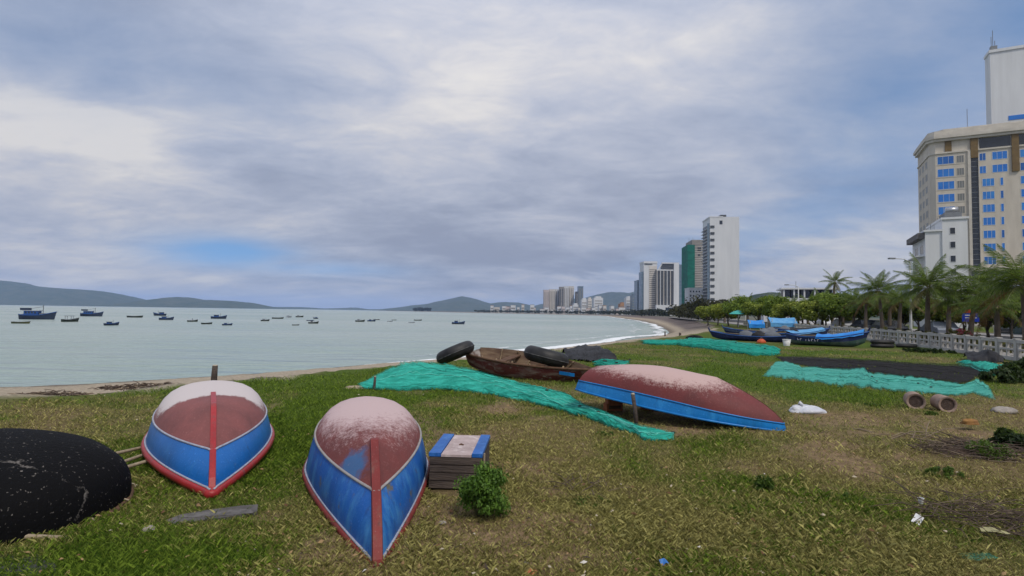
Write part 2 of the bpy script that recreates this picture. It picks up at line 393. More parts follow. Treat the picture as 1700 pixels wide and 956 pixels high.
def make_foam():
    fm = foam_mat()
    i0 = next(i for i, p in enumerate(WATER) if abs(p[0]-at(600, 606, SEA).x) < .01)
    line = smooth_line(resample(WATER[i0:-4], 1.5), 4)
    V, F, C = [], [], []
    def strip(o0, wfun, gain, seed, sel, zo):
        prev = None
        for k, (x, y) in enumerate(line):
            if not sel(x, y): prev = None; continue
            a = line[max(0, k-2)]; b = line[min(len(line)-1, k+2)]; tx, ty = b[0]-a[0], b[1]-a[1]; l = math.hypot(tx, ty) or 1
            nx, ny = -ty/l, tx/l
            w = wfun(x, y)*(.7+.6*fb(x*.15, y*.15, 2, seed)); o = o0(x, y)+1.2*(fb(x*.08, y*.08, 2, seed+3)-.5)*min(3, w)
            g = gain*(.75+.5*fb(x*.06, y*.06, 2, seed+8)); row = []
            for t, al in ((0, .1), (.25, 1), (.6, .85), (1, 0.0)):
                row.append(len(V)); V.append((x+nx*(o+w*t), y+ny*(o+w*t), SEA+zo+.10*math.sin(math.pi*t)*min(1, w/2))); C.append((g*al,)*3)
            if prev:
                for j in range(3): F.append((prev[j], prev[j+1], row[j+1], row[j]))
            prev = row
    near = lambda x, y: True
    strip(lambda x, y: -.6, lambda x, y: (2.4+.006*y)*float(sstep(30, 46, np.array(y)))+.25, .55, 1, lambda x, y: y > 22, .03)
    strip(lambda x, y: 1.8+.03*y, lambda x, y: (1.8+.006*y)*float(sstep(36, 52, np.array(y)))+.1, .33, 5, lambda x, y: y > 36, .04)
    strip(lambda x, y: 6+.06*y, lambda x, y: (.8+.006*y)*float(sstep(60, 80, np.array(y)))+.1, .26, 9, lambda x, y: y > 60, .05)
    me = np_mesh('surf_foam', np.array(V), np.array(F), fm, np.array(C), True)
    tag(link('surf_foam', me), 'white surf foam along the curved beach', 'foam', kind='stuff')
make_foam()

# ------------------------------------------------------------------ hills across the bay
hill_m = mat('forested_hill', (.035, .055, .025), (.075, .085, .05), scale=.012, rough=.95, bump=0, spec=.05)
def hill(name, label, prof, Y, depth, seed, rough=.10):
    """ridge whose crest follows prof [(px, py above the horizon)], a solid landform of the given depth"""
    xs = [xat(p[0], Y) for p in prof]; hs = [p[1]*Y/FPX for p in prof]
    n = 160; X = np.linspace(xs[0], xs[-1], n); H = np.interp(X, xs, hs)
    nv = 44; V = np.linspace(-1, 1, nv)
    XX, VV = np.meshgrid(X, V, indexing='ij')
    cross = np.cos(VV*math.pi/2)**1.15
    nz_ = fbm(XX/(depth*.28), VV*4.2, 5, seed)-.5
    ridge = 1-np.abs(2*fbm(XX/(depth*.2)+5, VV*2.6, 4, seed+30)-1)
    Z = H[:, None]*cross*(1+rough*1.6*nz_*np.abs(VV)**.6) + H[:, None]*.30*(ridge-.7)*np.sin(np.abs(VV)*math.pi)
    Z = SEA-3+np.maximum(Z, -2)+4*(cross > 0)*np.minimum(1, H[:, None]/10)
    YY = Y+VV*depth + H[:, None]*0
    idx = np.arange(n*nv).reshape(n, nv)
    f = np.stack([idx[:-1, :-1], idx[1:, :-1], idx[1:, 1:], idx[:-1, 1:]], -1).reshape(-1, 4)
    me = np_mesh(name, np.stack([XX, YY, Z], -1).reshape(-1, 3), f, hill_m, None, True)
    return tag(link(name, me), label, kind='structure')
hill('hills', 'long forested headland ridge at the far left of the bay', [(-260, 0), (-180, 30), (-90, 44), (-20, 41), (0, 40), (40, 33), (90, 29), (140, 27), (165, 25), (200, 15), (235, 7), (270, 3), (300, 0)], 5200, 900, 1)
hill('hills', 'lower double topped forested headland left of centre', [(215, 0), (250, 8), (285, 15), (305, 17), (330, 13), (355, 13), (385, 12), (405, 10), (430, 4), (450, 1), (460, 0)], 4600, 600, 2)
hill('hills', 'faint low strip of land on the horizon', [(430, 0), (460, 3), (500, 3.5), (540, 1.5), (575, 3), (590, 4), (610, 1.5), (640, 2), (680, 2), (720, 0)], 6500, 500, 3)
hill('hills', 'peaked blue mountain behind the far end of town', [(640, 0), (680, 7), (720, 13), (750, 20), (770, 25), (790, 21), (815, 14), (840, 17), (860, 16), (885, 11), (910, 17), (940, 26), (960, 22), (985, 30), (1010, 36), (1040, 34), (1065, 40), (1100, 36), (1150, 30), (1220, 16), (1290, 0)], 6800, 1300, 4)
hill('hills', 'dark wooded hill rising behind the seafront trees', [(1215, 0), (1245, 24), (1262, 38), (1280, 41), (1300, 38), (1330, 36), (1380, 40), (1440, 30), (1500, 14), (1540, 0)], 1500, 260, 5)

# ------------------------------------------------------------------ haze
def make_haze():
    m = bpy.data.materials.new('haze_air'); m.use_nodes = True; nt = m.node_tree; nt.nodes.clear()
    o = nt.nodes.new('ShaderNodeOutputMaterial'); v = nt.nodes.new('ShaderNodeVolumePrincipled')
    v.inputs['Color'].default_value = (.46, .63, 1.0, 1); v.inputs['Density'].default_value = 7.5e-5; v.inputs['Anisotropy'].default_value = 0.0
    nt.links.new(v.outputs[0], o.inputs['Volume'])
    b = MB().lohi((-17000, -17000, -6.5), (17000, 17000, 330))
    h = b.build('haze', m); tag(h, 'pale humid sea haze over the bay', kind='stuff')
make_haze()
# ------------------------------------------------------------------ paints
def paint_mat(name, c, worn, amount=.5, scale=7, rough=.42, streak=(1, 1, .35), chips=None, bump=.25):
    """old boat paint: faded, scuffed and stained"""
    if name in MATS: return MATS[name]
    m, nt, p, o = nodes(name); N = nt.nodes; L = nt.links
    tc = N.new('ShaderNodeTexCoord'); mp = N.new('ShaderNodeMapping'); mp.inputs['Scale'].default_value = streak; L.new(tc.outputs['Object'], mp.inputs[0])
    def nz(s, d, src): 
        n = N.new('ShaderNodeTexNoise'); n.inputs['Scale'].default_value = s; n.inputs['Detail'].default_value = d; n.inputs['Roughness'].default_value = .65; L.new(src, n.inputs['Vector']); return n.outputs['Fac']
    def ramp(fac, a, b):
        r = N.new('ShaderNodeMapRange'); r.inputs[1].default_value = a; r.inputs[2].default_value = b; L.new(fac, r.inputs[0]); return r.outputs[0]
    def mixc(fac, a, b):
        x = N.new('ShaderNodeMix'); x.data_type = 'RGBA'; L.new(fac, x.inputs[0])
        for i, s in ((6, a), (7, b)):
            if isinstance(s, tuple): x.inputs[i].default_value = (*s, 1)
            else: L.new(s, x.inputs[i])
        return x.outputs[2]
    big = nz(scale*.3, 5, mp.outputs[0]); fine = nz(scale*9, 6, tc.outputs['Object'])
    c0 = mixc(ramp(big, .35, .7), c, tuple(v*.72 for v in c))
    c1 = mixc(ramp(nz(scale, 7, mp.outputs[0]), .62-.2*amount, .80-.2*amount), c0, worn)
    c2 = mixc(ramp(fine, .60, .70), c1, tuple(min(1, v*1.35+.05) for v in c)) 
    dm = N.new('ShaderNodeMapping'); dm.inputs['Scale'].default_value = (1, 1, .16); L.new(tc.outputs['Object'], dm.inputs[0])
    c2 = mixc(ramp(nz(scale*3.4, 5, dm.outputs[0]), .58, .74), c2, tuple(v*.45+.012 for v in c))
    sm = N.new('ShaderNodeMapping'); sm.inputs['Scale'].default_value = (.10, 1, 1); L.new(tc.outputs['Object'], sm.inputs[0])
    c2 = mixc(ramp(nz(scale*6, 6, sm.outputs[0]), .66, .72), c2, tuple(min(1, v*.8+.13) for v in c))
    if chips: c2 = mixc(ramp(nz(scale*1.1, 9, tc.outputs['Object']), .60, .67), c2, chips)
    L.new(c2, p.inputs['Base Color'])
    p.inputs['Roughness'].default_value = rough; p.inputs['Specular IOR Level'].default_value = .35
    b = N.new('ShaderNodeBump'); b.inputs['Strength'].default_value = bump; b.inputs['Distance'].default_value = .01; L.new(fine, b.inputs['Height']); L.new(b.outputs[0], p.inputs['Normal'])
    MATS[name] = m; return m
def bottom_mat(name, red, white, x0, x1, zlo, zhi, edge, seed, speck=.5, blue=None):
    """antifouling bottom: chalky white wear on the flat of the bottom that runs out into red towards the bow"""
    m, nt, p, o = nodes(name); N = nt.nodes; L = nt.links
    tc = N.new('ShaderNodeTexCoord'); sx = N.new('ShaderNodeSeparateXYZ'); L.new(tc.outputs['Object'], sx.inputs[0])
    def nz(s, d, r=.65):
        n = N.new('ShaderNodeTexNoise'); n.inputs['Scale'].default_value = s; n.inputs['Detail'].default_value = d; n.inputs['Roughness'].default_value = r; n.noise_dimensions = '4D'; n.inputs['W'].default_value = seed; L.new(tc.outputs['Object'], n.inputs['Vector']); return n.outputs['Fac']
    def rng(f, a, b, c=0, d=1):
        r = N.new('ShaderNodeMapRange'); r.inputs[1].default_value = a; r.inputs[2].default_value = b; r.inputs[3].default_value = c; r.inputs[4].default_value = d; L.new(f, r.inputs[0]); return r.outputs[0]
    def mm(op, a, b):
        n = N.new('ShaderNodeMath'); n.operation = op
        for i, v in enumerate((a, b)):
            if isinstance(v, (int, float)): n.inputs[i].default_value = v
            else: L.new(v, n.inputs[i])
        return n.outputs[0]
    def mixc(f, a, b):
        x = N.new('ShaderNodeMix'); x.data_type = 'RGBA'; L.new(f, x.inputs[0])
        for i, s in ((6, a), (7, b)):
            if isinstance(s, tuple): x.inputs[i].default_value = (*s, 1)
            else: L.new(s, x.inputs[i])
        return x.outputs[2]
    med = nz(5, 6); fine = nz(46, 4, .8); fine2 = nz(17, 6, .85)
    gx = rng(mm('ADD', sx.outputs[0], mm('MULTIPLY', mm('SUBTRACT', med, .5), edge)), x0, x1, 1, 0)
    gzv = rng(mm('ADD', sx.outputs[2], mm('MULTIPLY', mm('SUBTRACT', med, .5), .12)), zlo, zhi, 0, 1)
    w = mm('MULTIPLY', gx, gzv)
    stm = N.new('ShaderNodeMapping'); stm.inputs['Scale'].default_value = (.14, 1, 1); L.new(tc.outputs['Object'], stm.inputs[0]); stn = N.new('ShaderNodeTexNoise'); stn.inputs['Scale'].default_value = 24; stn.inputs['Detail'].default_value = 6; stn.inputs['Roughness'].default_value = .7; L.new(stm.outputs[0], stn.inputs['Vector'])
    blot = nz(7, 5, .7)
    sp = mm('ADD', mm('ADD', mm('MULTIPLY', mm('SUBTRACT', stn.outputs['Fac'], .5), .9*speck), mm('MULTIPLY', mm('SUBTRACT', blot, .5), 1.3*speck)), mm('ADD', mm('MULTIPLY', mm('SUBTRACT', fine, .5), 2.2*speck), mm('MULTIPLY', mm('SUBTRACT', fine2, .5), 2.0*speck)))
    w2 = rng(mm('ADD', w, mm('MULTIPLY', sp, 1.0)), .30, .72)
    r2 = mixc(rng(nz(3, 6), .35, .68), red, tuple(v*.62+.01 for v in red))
    r3 = mixc(rng(fine, .55, .75), r2, tuple(min(1, v*1.25+.05) for v in red))
    if blue:
        vd = N.new('ShaderNodeVectorMath'); vd.operation = 'DISTANCE'; L.new(tc.outputs['Object'], vd.inputs[0]); vd.inputs[1].default_value = (3.02, -.24, .40)
        r3 = mixc(rng(mm('ADD', vd.outputs['Value'], mm('MULTIPLY', mm('SUBTRACT', nz(9, 6), .5), .34)), .13, .24, .85, 0), r3, blue)
    L.new(mixc(w2, r3, white), p.inputs['Base Color'])
    p.inputs['Roughness'].default_value = .62; p.inputs['Specular IOR Level'].default_value = .25
    b = N.new('ShaderNodeBump'); b.inputs['Strength'].default_value = .3; b.inputs['Distance'].default_value = .01; L.new(fine2, b.inputs['Height']); L.new(b.outputs[0], p.inputs['Normal'])
    return m
RED = (.36, .022, .022)
red_paint = paint_mat('red_rim_paint', (.36, .022, .024), (.20, .05, .045), .5, 9)
red_dull = paint_mat('dull_red_keel_paint', (.20, .026, .022), (.16, .065, .05), .5, 9, .6)
blue_a = paint_mat('bright_blue_paint', (.010, .140, .47), (.03, .18, .46), .4, 5, .38)
blue_b = paint_mat('scraped_blue_paint', (.008, .110, .42), (.05, .22, .50), .75, 5, .42, chips=(.13, .115, .075))
blue_c = paint_mat('sky_blue_paint', (.010, .205, .57), (.03, .26, .60), .4, 5, .36)
white_trim = paint_mat('chalky_white_line', (.40, .42, .50), (.26, .27, .33), .7, 20, .6)
pale_trim = paint_mat('dirty_pale_line', (.36, .34, .33), (.25, .20, .19), .5, 20, .7)
wood_grey = mat('weathered_grey_wood', (.11, .085, .07), (.045, .034, .03), scale=3, rough=.9, bump=.5, bscale=14, stretch=(1, 8, 8))
wood_brown = mat('old_brown_wood', (.15, .085, .05), (.07, .04, .028), scale=4, rough=.9, bump=.5, bscale=14, stretch=(1, 6, 6))
wood_pale = mat('pale_bamboo', (.36, .29, .20), (.24, .19, .13), scale=5, rough=.7, bump=.2, stretch=(1, 5, 5))
hull_inside = mat('bare_hull_inside', (.12, .10, .085), (.07, .06, .05), scale=5, rough=.85)
brick_orange = mat('orange_clay_block', (.42, .15, .065), (.30, .10, .05), scale=9, rough=.9, bump=.4)

# ------------------------------------------------------------------ rowing boats turned keel up
QL = [0, .10, .20, .30, .40, .50, .61, .72, .82, .90, .955, .985, 1.0]
BL = [1.0, .988, .972, .952, .928, .90, .862, .805, .715, .585, .41, .21, 0.0]
def rowboat_levels(L, B, H, rake, bowp, stern, fine_bow=2.0, rakep=1.3, sheer=.05, ns=26, sdrop=.16, slen=.35, bowg=0.0):
    P = []
    for q, b in zip(QL, BL):
        xs = .05*L*q**2; xe = L-rake*(q**(1+bowg))**rakep; row = []
        for i in range(ns+1):
            u = (i/ns)
            u = 1-(1-u)**1.25 if u > .5 else u*(1-.5**1.25)/.5
            x = xs+(xe-xs)*u
            if u < .42: f = stern+(1-stern)*math.sin(u/.42*math.pi/2)**.9
            else:
                w = (u-.42)/.58; f = 1-w**(bowp+(fine_bow*.45)*q)
            if u < .06: f *= .93+.07*(u/.06)
            hx = 1-sdrop*max(0, 1-u/slen)**1.6
            row.append(Vector((x, max(.012, B/2*b*f) if b > 0 else 0.0, H*q**(1+bowg*u**1.5)*hx - sheer*(x/L)**3)))
        P.append(row)
    return P
def hull_band(P, j0, j1, side):
    return [[Vector((p.x, side*p.y, p.z)) for p in P[j]] for j in range(j0, j1+1)]
def off(P, j, d, i):
    p = P[j][i]; a = P[j][max(0, i-1)]; b = P[j][min(len(P[j])-1, i+1)]
    t = Vector((b.x-a.x, b.y-a.y, 0)).normalized()
    return Vector((p.x - t.y*d*1, p.y + t.x*d, p.z)) if t.x > -2 else p
def rowboat(name, label, group, stern_pt, bow_pt, B, H, rake, bowp, mats, jtrim=4, sternf=.72, roll=0.0, rim_r=.036, keel=True, keel_from=.45, keel_w=.05, rakep=1.3, sheer=.05, flip=False, ns=26, sdrop=.16, slen=.35, bowg=0.0):
    s, b = Vector(stern_pt), Vector(bow_pt); d = b-s; L = d.length
    yaw = math.atan2(d.y, d.x); pitch = -math.asin(d.z/L)
    root = empty(name, s, 0, label, 'boat', group)
    root.rotation_mode = 'XYZ'; M = Matrix.Rotation(yaw, 3, 'Z') @ Matrix.Rotation(pitch, 3, 'Y') @ Matrix.Rotation(roll, 3, 'X')
    root.rotation_euler = M.to_euler()
    P = rowboat_levels(L, B, H, rake, bowp, sternf, rakep=rakep, sheer=sheer, ns=ns, sdrop=sdrop, slen=slen, bowg=bowg)
    n = len(P)-1
    if flip:
        for row in P:
            for p in row: p.z = -p.z
    mb = MB()
    for sd in (1, -1): mb.grid(hull_band(P, jtrim, n, sd), flip=(sd > 0) != flip)
    ring = [P[j][0] for j in range(n+1)]
    cap = [Vector((p.x, p.y, p.z)) for p in ring]+[Vector((p.x, -p.y, p.z)) for p in ring[-2::-1]]
    mb.build('hull_bottom', mats['bottom'], root, True)
    tm = MB(); tm.add(cap, [tuple(range(len(cap)))]); tm.build('transom', mats.get('transom', mats['bottom']), root)
    for sd in (1, -1):
        MB().grid(hull_band(P, 0, jtrim, sd), flip=(sd > 0) != flip).build('sheer_strake', mats['strake'], root, True)
    # inside lining, so the shell is not paper thin
    Q = [[Vector((p.x*.985+.02, max(0, p.y-.022), (p.z-.02 if not flip else p.z+.02))) for p in row] for row in P]
    ib = MB()
    for sd in (1, -1): ib.grid(hull_band(Q, 0, n, sd), flip=(sd < 0) != flip)
    ib.build('inner_lining', mats.get('inside', hull_inside), root, True)
    rim = [Vector((p.x, p.y+.012, p.z)) for p in P[0]]
    loop = [Vector((p.x, -p.y, p.z)) for p in rim[::-1]]+[Vector((rim[0].x-.01, 0, rim[0].z))]
    path = [Vector((p.x, -p.y, p.z)) for p in rim]+[Vector((p.x, p.y, p.z)) for p in rim[::-1]]
    MB().tube(path, rim_r, 8, True, False, .75).build('gunwale', mats['rim'], root, True)
    for sd in (1, -1):
        MB().tube([Vector((p.x, sd*(p.y+.004), p.z+.002)) for p in P[jtrim]], .012 if 'trim_r' not in mats else mats['trim_r'], 6).build('trim_line', mats['trim'], root, True)
        if mats.get('trim0'):
            MB().tube([Vector((p.x, sd*(p.y+.004), p.z+(-1 if flip else 1)*(rim_r+.004))) for p in P[0]], .010, 6).build('trim_line', mats['trim0'], root, True)
    if keel:
        k = [P[j][-1] for j in range(n+1)]
        k = [Vector((p.x, 0, p.z)) for p in k]
        x1 = P[n][-1].x; x0 = L*keel_from
        for i in range(len(P[n])-2, -1, -1):
            if P[n][i].x > x0: k.append(Vector((P[n][i].x, 0, P[n][i].z)))
        kb = MB(); vs = []; w = keel_w; t = .009
        for i, p in enumerate(k):
            a = k[max(0, i-1)]; c = k[min(len(k)-1, i+1)]; tn = (c-a).normalized(); nn = Vector((-tn.z, 0, tn.x)); nn = nn if (nn.z > 0 or nn.x > 0) else -nn
            if flip: nn = Vector((abs(nn.x), 0, -abs(nn.z)))
            else: nn = Vector((abs(nn.x), 0, abs(nn.z)))
            vs.append([p+Vector((0, -w*.6, 0))-nn*.03, p+Vector((0, -w*.5, 0))+nn*t, p+Vector((0, w*.5, 0))+nn*t, p+Vector((0, w*.6, 0))-nn*.03])
        kb.grid(vs, flip=flip); kb.build('keel_strip', mats['keel'], root)
    return root, L, P

def bow_stern(bow, stern):
    return Vector(stern), Vector(bow)
# left boat
btm1 = bottom_mat('white_worn_bottom', (.235, .078, .072), (.56, .495, .48), 1.95, 2.14, .26, .46, .25, 1.0, .55)
b1 = rowboat('rowing_boat', 'upturned rowing boat with chalk white bottom, blue sides and bright red rim', 'rowing boats lying keel up on the grass',
             (-4.40, 8.05, .16), at(352, 811, .11), 1.33, .58, 1.05, 1.8, dict(bottom=btm1, strake=blue_a, rim=red_paint, trim=white_trim, trim0=white_trim, keel=red_paint, trim_r=.011), jtrim=5, sternf=.70, rim_r=.040, keel_from=.50, rakep=1.6)
# centre boat
btm2 = bottom_mat('pink_speckled_bottom', (.185, .044, .038), (.52, .385, .375), 1.5, 3.5, .30, .60, 1.0, 5.0, .50, blue=(.03, .13, .30))
b2 = rowboat('rowing_boat', 'upturned rowing boat with speckled pink bottom, its pointed bow nearest the viewer', 'rowing boats lying keel up on the grass',
             (-1.95, 7.35, .06), at(627, 934, .03), 1.24, .61, .90, 1.35, dict(bottom=btm2, strake=blue_b, rim=red_dull, trim=pale_trim, trim0=white_trim, keel=red_dull), jtrim=6, sternf=.70, rim_r=.030, keel_from=.74, keel_w=.062, rakep=1.7)
# right boat, seen from the side with the stern propped up
btm3 = bottom_mat('maroon_bottom', (.165, .036, .036), (.49, .345, .32), 1.9, 3.0, .28, .52, .9, 9.0, .60)
b3 = rowboat('rowing_boat', 'upturned rowing boat lying side on, maroon bottom and sky blue side, stern propped up', 'rowing boats lying keel up on the grass',
             (1.34, 9.72, .42), at(1307, 716, .04)+Vector((.10, .22, 0)), 1.24, .58, 1.05, 2.3, dict(bottom=btm3, strake=blue_c, rim=blue_c, trim=blue_c, keel=btm3), jtrim=4, sternf=.78, rim_r=.016, keel=False, rakep=2.0, roll=R(2), sdrop=.36, slen=.60, bowg=.85)
# prop post and clay blocks under the right boat
p = at(1057, 704)
t = empty('prop_post', p, 0, 'leaning grey wooden post propping up the side on boat', 'post')
MB().tube([(0, 0, -.05), (-.02, .02, .2), (-.05, .05, .44)], [.035, .033, .03], 8).build('shaft', wood_grey, t, True)
MB().tube([(-.05, .05, .44), (-.053, .053, .47)], [.033, .026], 8).build('pale_top', mat('cut_wood_end', (.45, .38, .30), (.32, .27, .21), scale=20, rough=.8), t, True)
for i, (px, py, sz, lab) in enumerate(((1018, 690, (.30, .16, .12), 'orange clay block on the ground left under the propped boat'), (1080, 690, (.26, .14, .11), 'dark orange clay block under the middle of the propped boat'))):
    q = at(px, py)+Vector((.1, .55, 0)); o = empty('clay_block', q, R(12-30*i), lab, 'block', 'clay blocks under the propped boat')
    k = MB().lohi((-sz[0]/2, -sz[1]/2, -.01), (sz[0]/2, sz[1]/2, sz[2])); k.build('body', brick_orange, o)
    MB().lohi((-sz[0]/2+.04, -sz[1]/2-.004, .03), (sz[0]/2-.04, -sz[1]/2+.01, sz[2]-.03)).build('recess', wood_brown, o)
    if i == 0:
        MB().lohi((-.12, -.08, sz[2]+.003), (.16, .07, sz[2]*2)).build('upper_half', brick_orange, o)

# ------------------------------------------------------------------ tarred basket boat
def tar_mat():
    m, nt, p, o = nodes('tarred_woven_bamboo'); N = nt.nodes; L = nt.links
    tc = N.new('ShaderNodeTexCoord')
    def nz(s, d, rr=.6):
        n = N.new('ShaderNodeTexNoise'); n.inputs['Scale'].default_value = s; n.inputs['Detail'].default_value = d; n.inputs['Roughness'].default_value = rr; L.new(tc.outputs['Object'], n.inputs['Vector']); return n.outputs['Fac']
    r = N.new('ShaderNodeMapRange'); r.inputs[1].default_value = .66; r.inputs[2].default_value = .72; L.new(nz(40, 3, .5), r.inputs[0])
    sx = N.new('ShaderNodeSeparateXYZ'); L.new(tc.outputs['Object'], sx.inputs[0])
    # scuffed pale ridge where the boat is dragged
    def M2(op, a, b):
        n = N.new('ShaderNodeMath'); n.operation = op
        for i, v in enumerate((a, b)):
            if isinstance(v, (int, float)): n.inputs[i].default_value = v
            else: L.new(v, n.inputs[i])
        return n.outputs[0]
    off_ = M2('ADD', M2('MULTIPLY', sx.outputs[0], .12), M2('ADD', sx.outputs[1], M2('MULTIPLY', M2('SUBTRACT', nz(5, 4), .5), .5)))
    band = M2('SUBTRACT', 1.0, M2('MULTIPLY', M2('ABSOLUTE', M2('SUBTRACT', off_, -.30), 0), 12.0))
    sc = N.new('ShaderNodeMapRange'); sc.inputs[1].default_value = 1.12; sc.inputs[2].default_value = 1.5; L.new(M2('ADD', M2('MULTIPLY', band, .75), M2('ADD', M2('MULTIPLY', nz(34, 6, .75), .9), M2('MULTIPLY', M2('SUBTRACT', nz(3.1, 3), .5), .9))), sc.inputs[0])
    mx = M2('MAXIMUM', M2('MULTIPLY', r.outputs[0], .55), M2('MULTIPLY', sc.outputs[0], .75))
    x = N.new('ShaderNodeMix'); x.data_type = 'RGBA'; L.new(mx, x.inputs[0]); x.inputs[6].default_value = (.0050, .0050, .0056, 1); x.inputs[7].default_value = (.33, .30, .27, 1)
    L.new(x.outputs[2], p.inputs['Base Color']); p.inputs['Roughness'].default_value = .75; p.inputs['Specular IOR Level'].default_value = .08
    ck = N.new('ShaderNodeTexBrick'); ck.inputs['Scale'].default_value = 14; ck.inputs['Mortar Size'].default_value = .06; L.new(tc.outputs['Object'], ck.inputs['Vector'])
    b0 = N.new('ShaderNodeBump'); b0.inputs['Strength'].default_value = .35; b0.inputs['Distance'].default_value = .012; L.new(ck.outputs['Fac'], b0.inputs['Height'])
    b = N.new('ShaderNodeBump'); b.inputs['Strength'].default_value = .5; b.inputs['Distance'].default_value = .02; L.new(nz(30, 5), b.inputs['Height']); L.new(b0.outputs[0], b.inputs['Normal']); L.new(b.outputs[0], p.inputs['Normal'])
    return m
tar = tar_mat()
def basket_boat(loc, rad, h, label, tilt=(0, 0), rz=0, squash=1.0, group=None, upturned=True, ring_m=None):
    root = empty('basket_boat', loc, 0, label, 'basket boat', group); root.rotation_euler = (R(tilt[0]), R(tilt[1]), rz)
    na, nr = 56, 16; P = []
    for i in range(na+1):
        a = 2*math.pi*i/na; row = []
        for j in range(nr+1):
            s = j/nr; th = s*math.pi/2; r = rad*math.sin(th)**.72; z = h*math.cos(th)**.62
            w = 1+.012*math.sin(a*5+1)+.008*math.sin(a*9)
            row.append(Vector((r*w*math.cos(a), r*w*squash*math.sin(a), z)))
        P.append(row)
    hull = MB().grid(P); hb = hull.build('hull', tar, root, True)
    rim = [Vector((rad*1.012*math.cos(2*math.pi*i/48), rad*1.012*squash*math.sin(2*math.pi*i/48), .012)) for i in range(48)]
    MB().tube(rim, .030, 8, closed=True).build('rim_hoop', ring_m or wood_brown, root, True)
    for i in range(0, 48, 3):
        a = 2*math.pi*i/48; c = Vector((rad*1.012*math.cos(a), rad*1.012*squash*math.sin(a), .012))
        lash = [c+Vector((math.cos(a)*.043*math.cos(t), math.sin(a)*.043*math.cos(t), .043*math.sin(t))) for t in [2*math.pi*k/8 for k in range(8)]]
        MB().tube(lash, .008, 4, closed=True).build('lashing', wood_pale, root)
    return root
bc = at(18, 872)
basket_boat((-4.44, 4.40, .05), 1.17, .545, 'large tarred black basket boat lying upside down at the left edge', (3, 3), 0.3, .86)
q = at(-40, 905)
o = empty('bamboo_pole', (-3.95, 3.90, .05), R(4), 'bamboo pole with a lashed knot under the front of the black basket boat', 'pole')
MB().tube([(-.9, 0, 0), (-.3, .01, .005), (.35, .02, .0), (.75, .06, -.03)], [.032, .030, .024, .012], 8).build('cane', wood_pale, o, True)
for x in (-.55, -.12, .3): MB().tube([(x-.012, .005, .002), (x+.012, .005, .002)], [.037, .037], 8).build('node_ring', wood_pale, o, True)
MB().tube([Vector((.10+.012*k, .045*math.cos(k*1.3), .045*math.sin(k*1.3))) for k in range(-6, 8)], .011, 5).build('knot', mat('old_rope', (.30, .26, .20), (.18, .15, .11), scale=30, rough=.95), o, True)
# three oar shafts between basket boat and left boat
for i, ((xa, ya), (xb, yb), lab) in enumerate((((178, 756), (244, 741), 'uppermost of three pale oar shafts beside the black basket boat'), ((192, 771), (250, 751), 'middle one of three pale oar shafts beside the black basket boat'), ((208, 776), (256, 762), 'lowest of three pale oar shafts beside the black basket boat'))):
    a = at(xa, ya, .10-.02*i); b = at(xb, yb, .08); o = empty('oar_shaft', a, 0, lab, 'oar', 'oar shafts beside the basket boat'); d = b-a
    MB().tube([d*-.5, d*.3, d*1.0, d*1.6], [.016, .019, .018, .016], 8).build('shaft', wood_pale, o, True)
    MB().tube([d*1.02, d*1.06], [.022, .022], 8).build('ferrule', wood_grey, o, True)

# ------------------------------------------------------------------ wooden locker between the boats
box_pink = paint_mat('faded_pink_board', (.46, .36, .345), (.58, .50, .48), .6, 12, .75)
box_blue = paint_mat('locker_blue_paint', (.016, .12, .42), (.06, .20, .50), .5, 9, .5)
o = empty('wooden_locker', (-.515, 5.26, 0), R(-3), 'low grey plank locker with pink top board and blue edges between boat and shrub', 'locker')
w, dp, h = .505, .80, .31
for k in range(4):
    z0 = .012+k*.075; z1 = z0+.066
    MB().lohi((-w/2+.004*((k*7) % 3), -.012-.003*(k % 2), z0), (w/2-.005*((k*5) % 3), .010, z1)).build('plank', wood_grey, o)
MB().lohi((-w/2+.012, .012, .01), (w/2-.012, .026, .30)).build('front_backing', wood_brown, o)
for sx in (-1, 1):
    for k in range(3):
        MB().lohi((sx*(w/2-.012) if sx > 0 else -w/2, .014, .012+k*.098), (sx*w/2 if sx > 0 else -w/2+.012, dp, .012+k*.098+.09)).build('side_plank', wood_grey, o)
MB().lohi((-w/2+.02, dp-.02, .01), (w/2-.02, dp, .30)).build('back_plank', wood_grey, o)
top = MB(); top.lohi((-w/2+.115, -.02, h), (w/2-.10, dp+.01, h+.022)); top.build('top_board', box_pink, o)
MB().lohi((-w/2-.005, -.015, h), (-w/2+.110, dp, h+.034)).build('edge_strip', box_blue, o)
MB().lohi((w/2-.095, -.015, h), (w/2+.005, dp, h+.034)).build('edge_strip', box_blue, o)
MB().tube([(w/2+.018, .02, -.02), (w/2+.02, .03, .34)], .010, 6).build('corner_stake', wood_pale, o)
MB().tube([(-.02, .36, h+.022), (0, .37, h+.03), (.025, .35, h+.024)], .010, 5).build('latch', wood_brown, o)

# ------------------------------------------------------------------ derelict open boat with inner tubes
old_red = paint_mat('peeling_maroon_planks', (.15, .034, .030), (.27, .19, .16), .75, 5, .8, (.35, 1, 1.6), chips=(.30, .26, .22), bump=.5)
old_pale = paint_mat('peeling_white_planks', (.38, .34, .31), (.15, .10, .08), .9, 5, .85, (.35, 1, 1.6), chips=(.12, .06, .05), bump=.5)
stern_p, bow_p = Vector((-1.05, 15.0, .62)), Vector((2.05, 13.35, .34))
b4, L4, P4 = rowboat('derelict_boat', 'derelict open wooden boat with peeling maroon and white planks, right way up', None, stern_p, bow_p, 1.35, .52, .75, 1.9,
    dict(bottom=old_pale, strake=old_red, rim=wood_brown, trim=wood_brown, keel=wood_brown, inside=mat('bare_inner_planks', (.24, .17, .11), (.12, .07, .05), scale=6, rough=.9, stretch=(.4, 1, 2))), jtrim=7, sternf=.6, roll=R(7), rim_r=.03, keel_from=.1, flip=True, sheer=-.02)
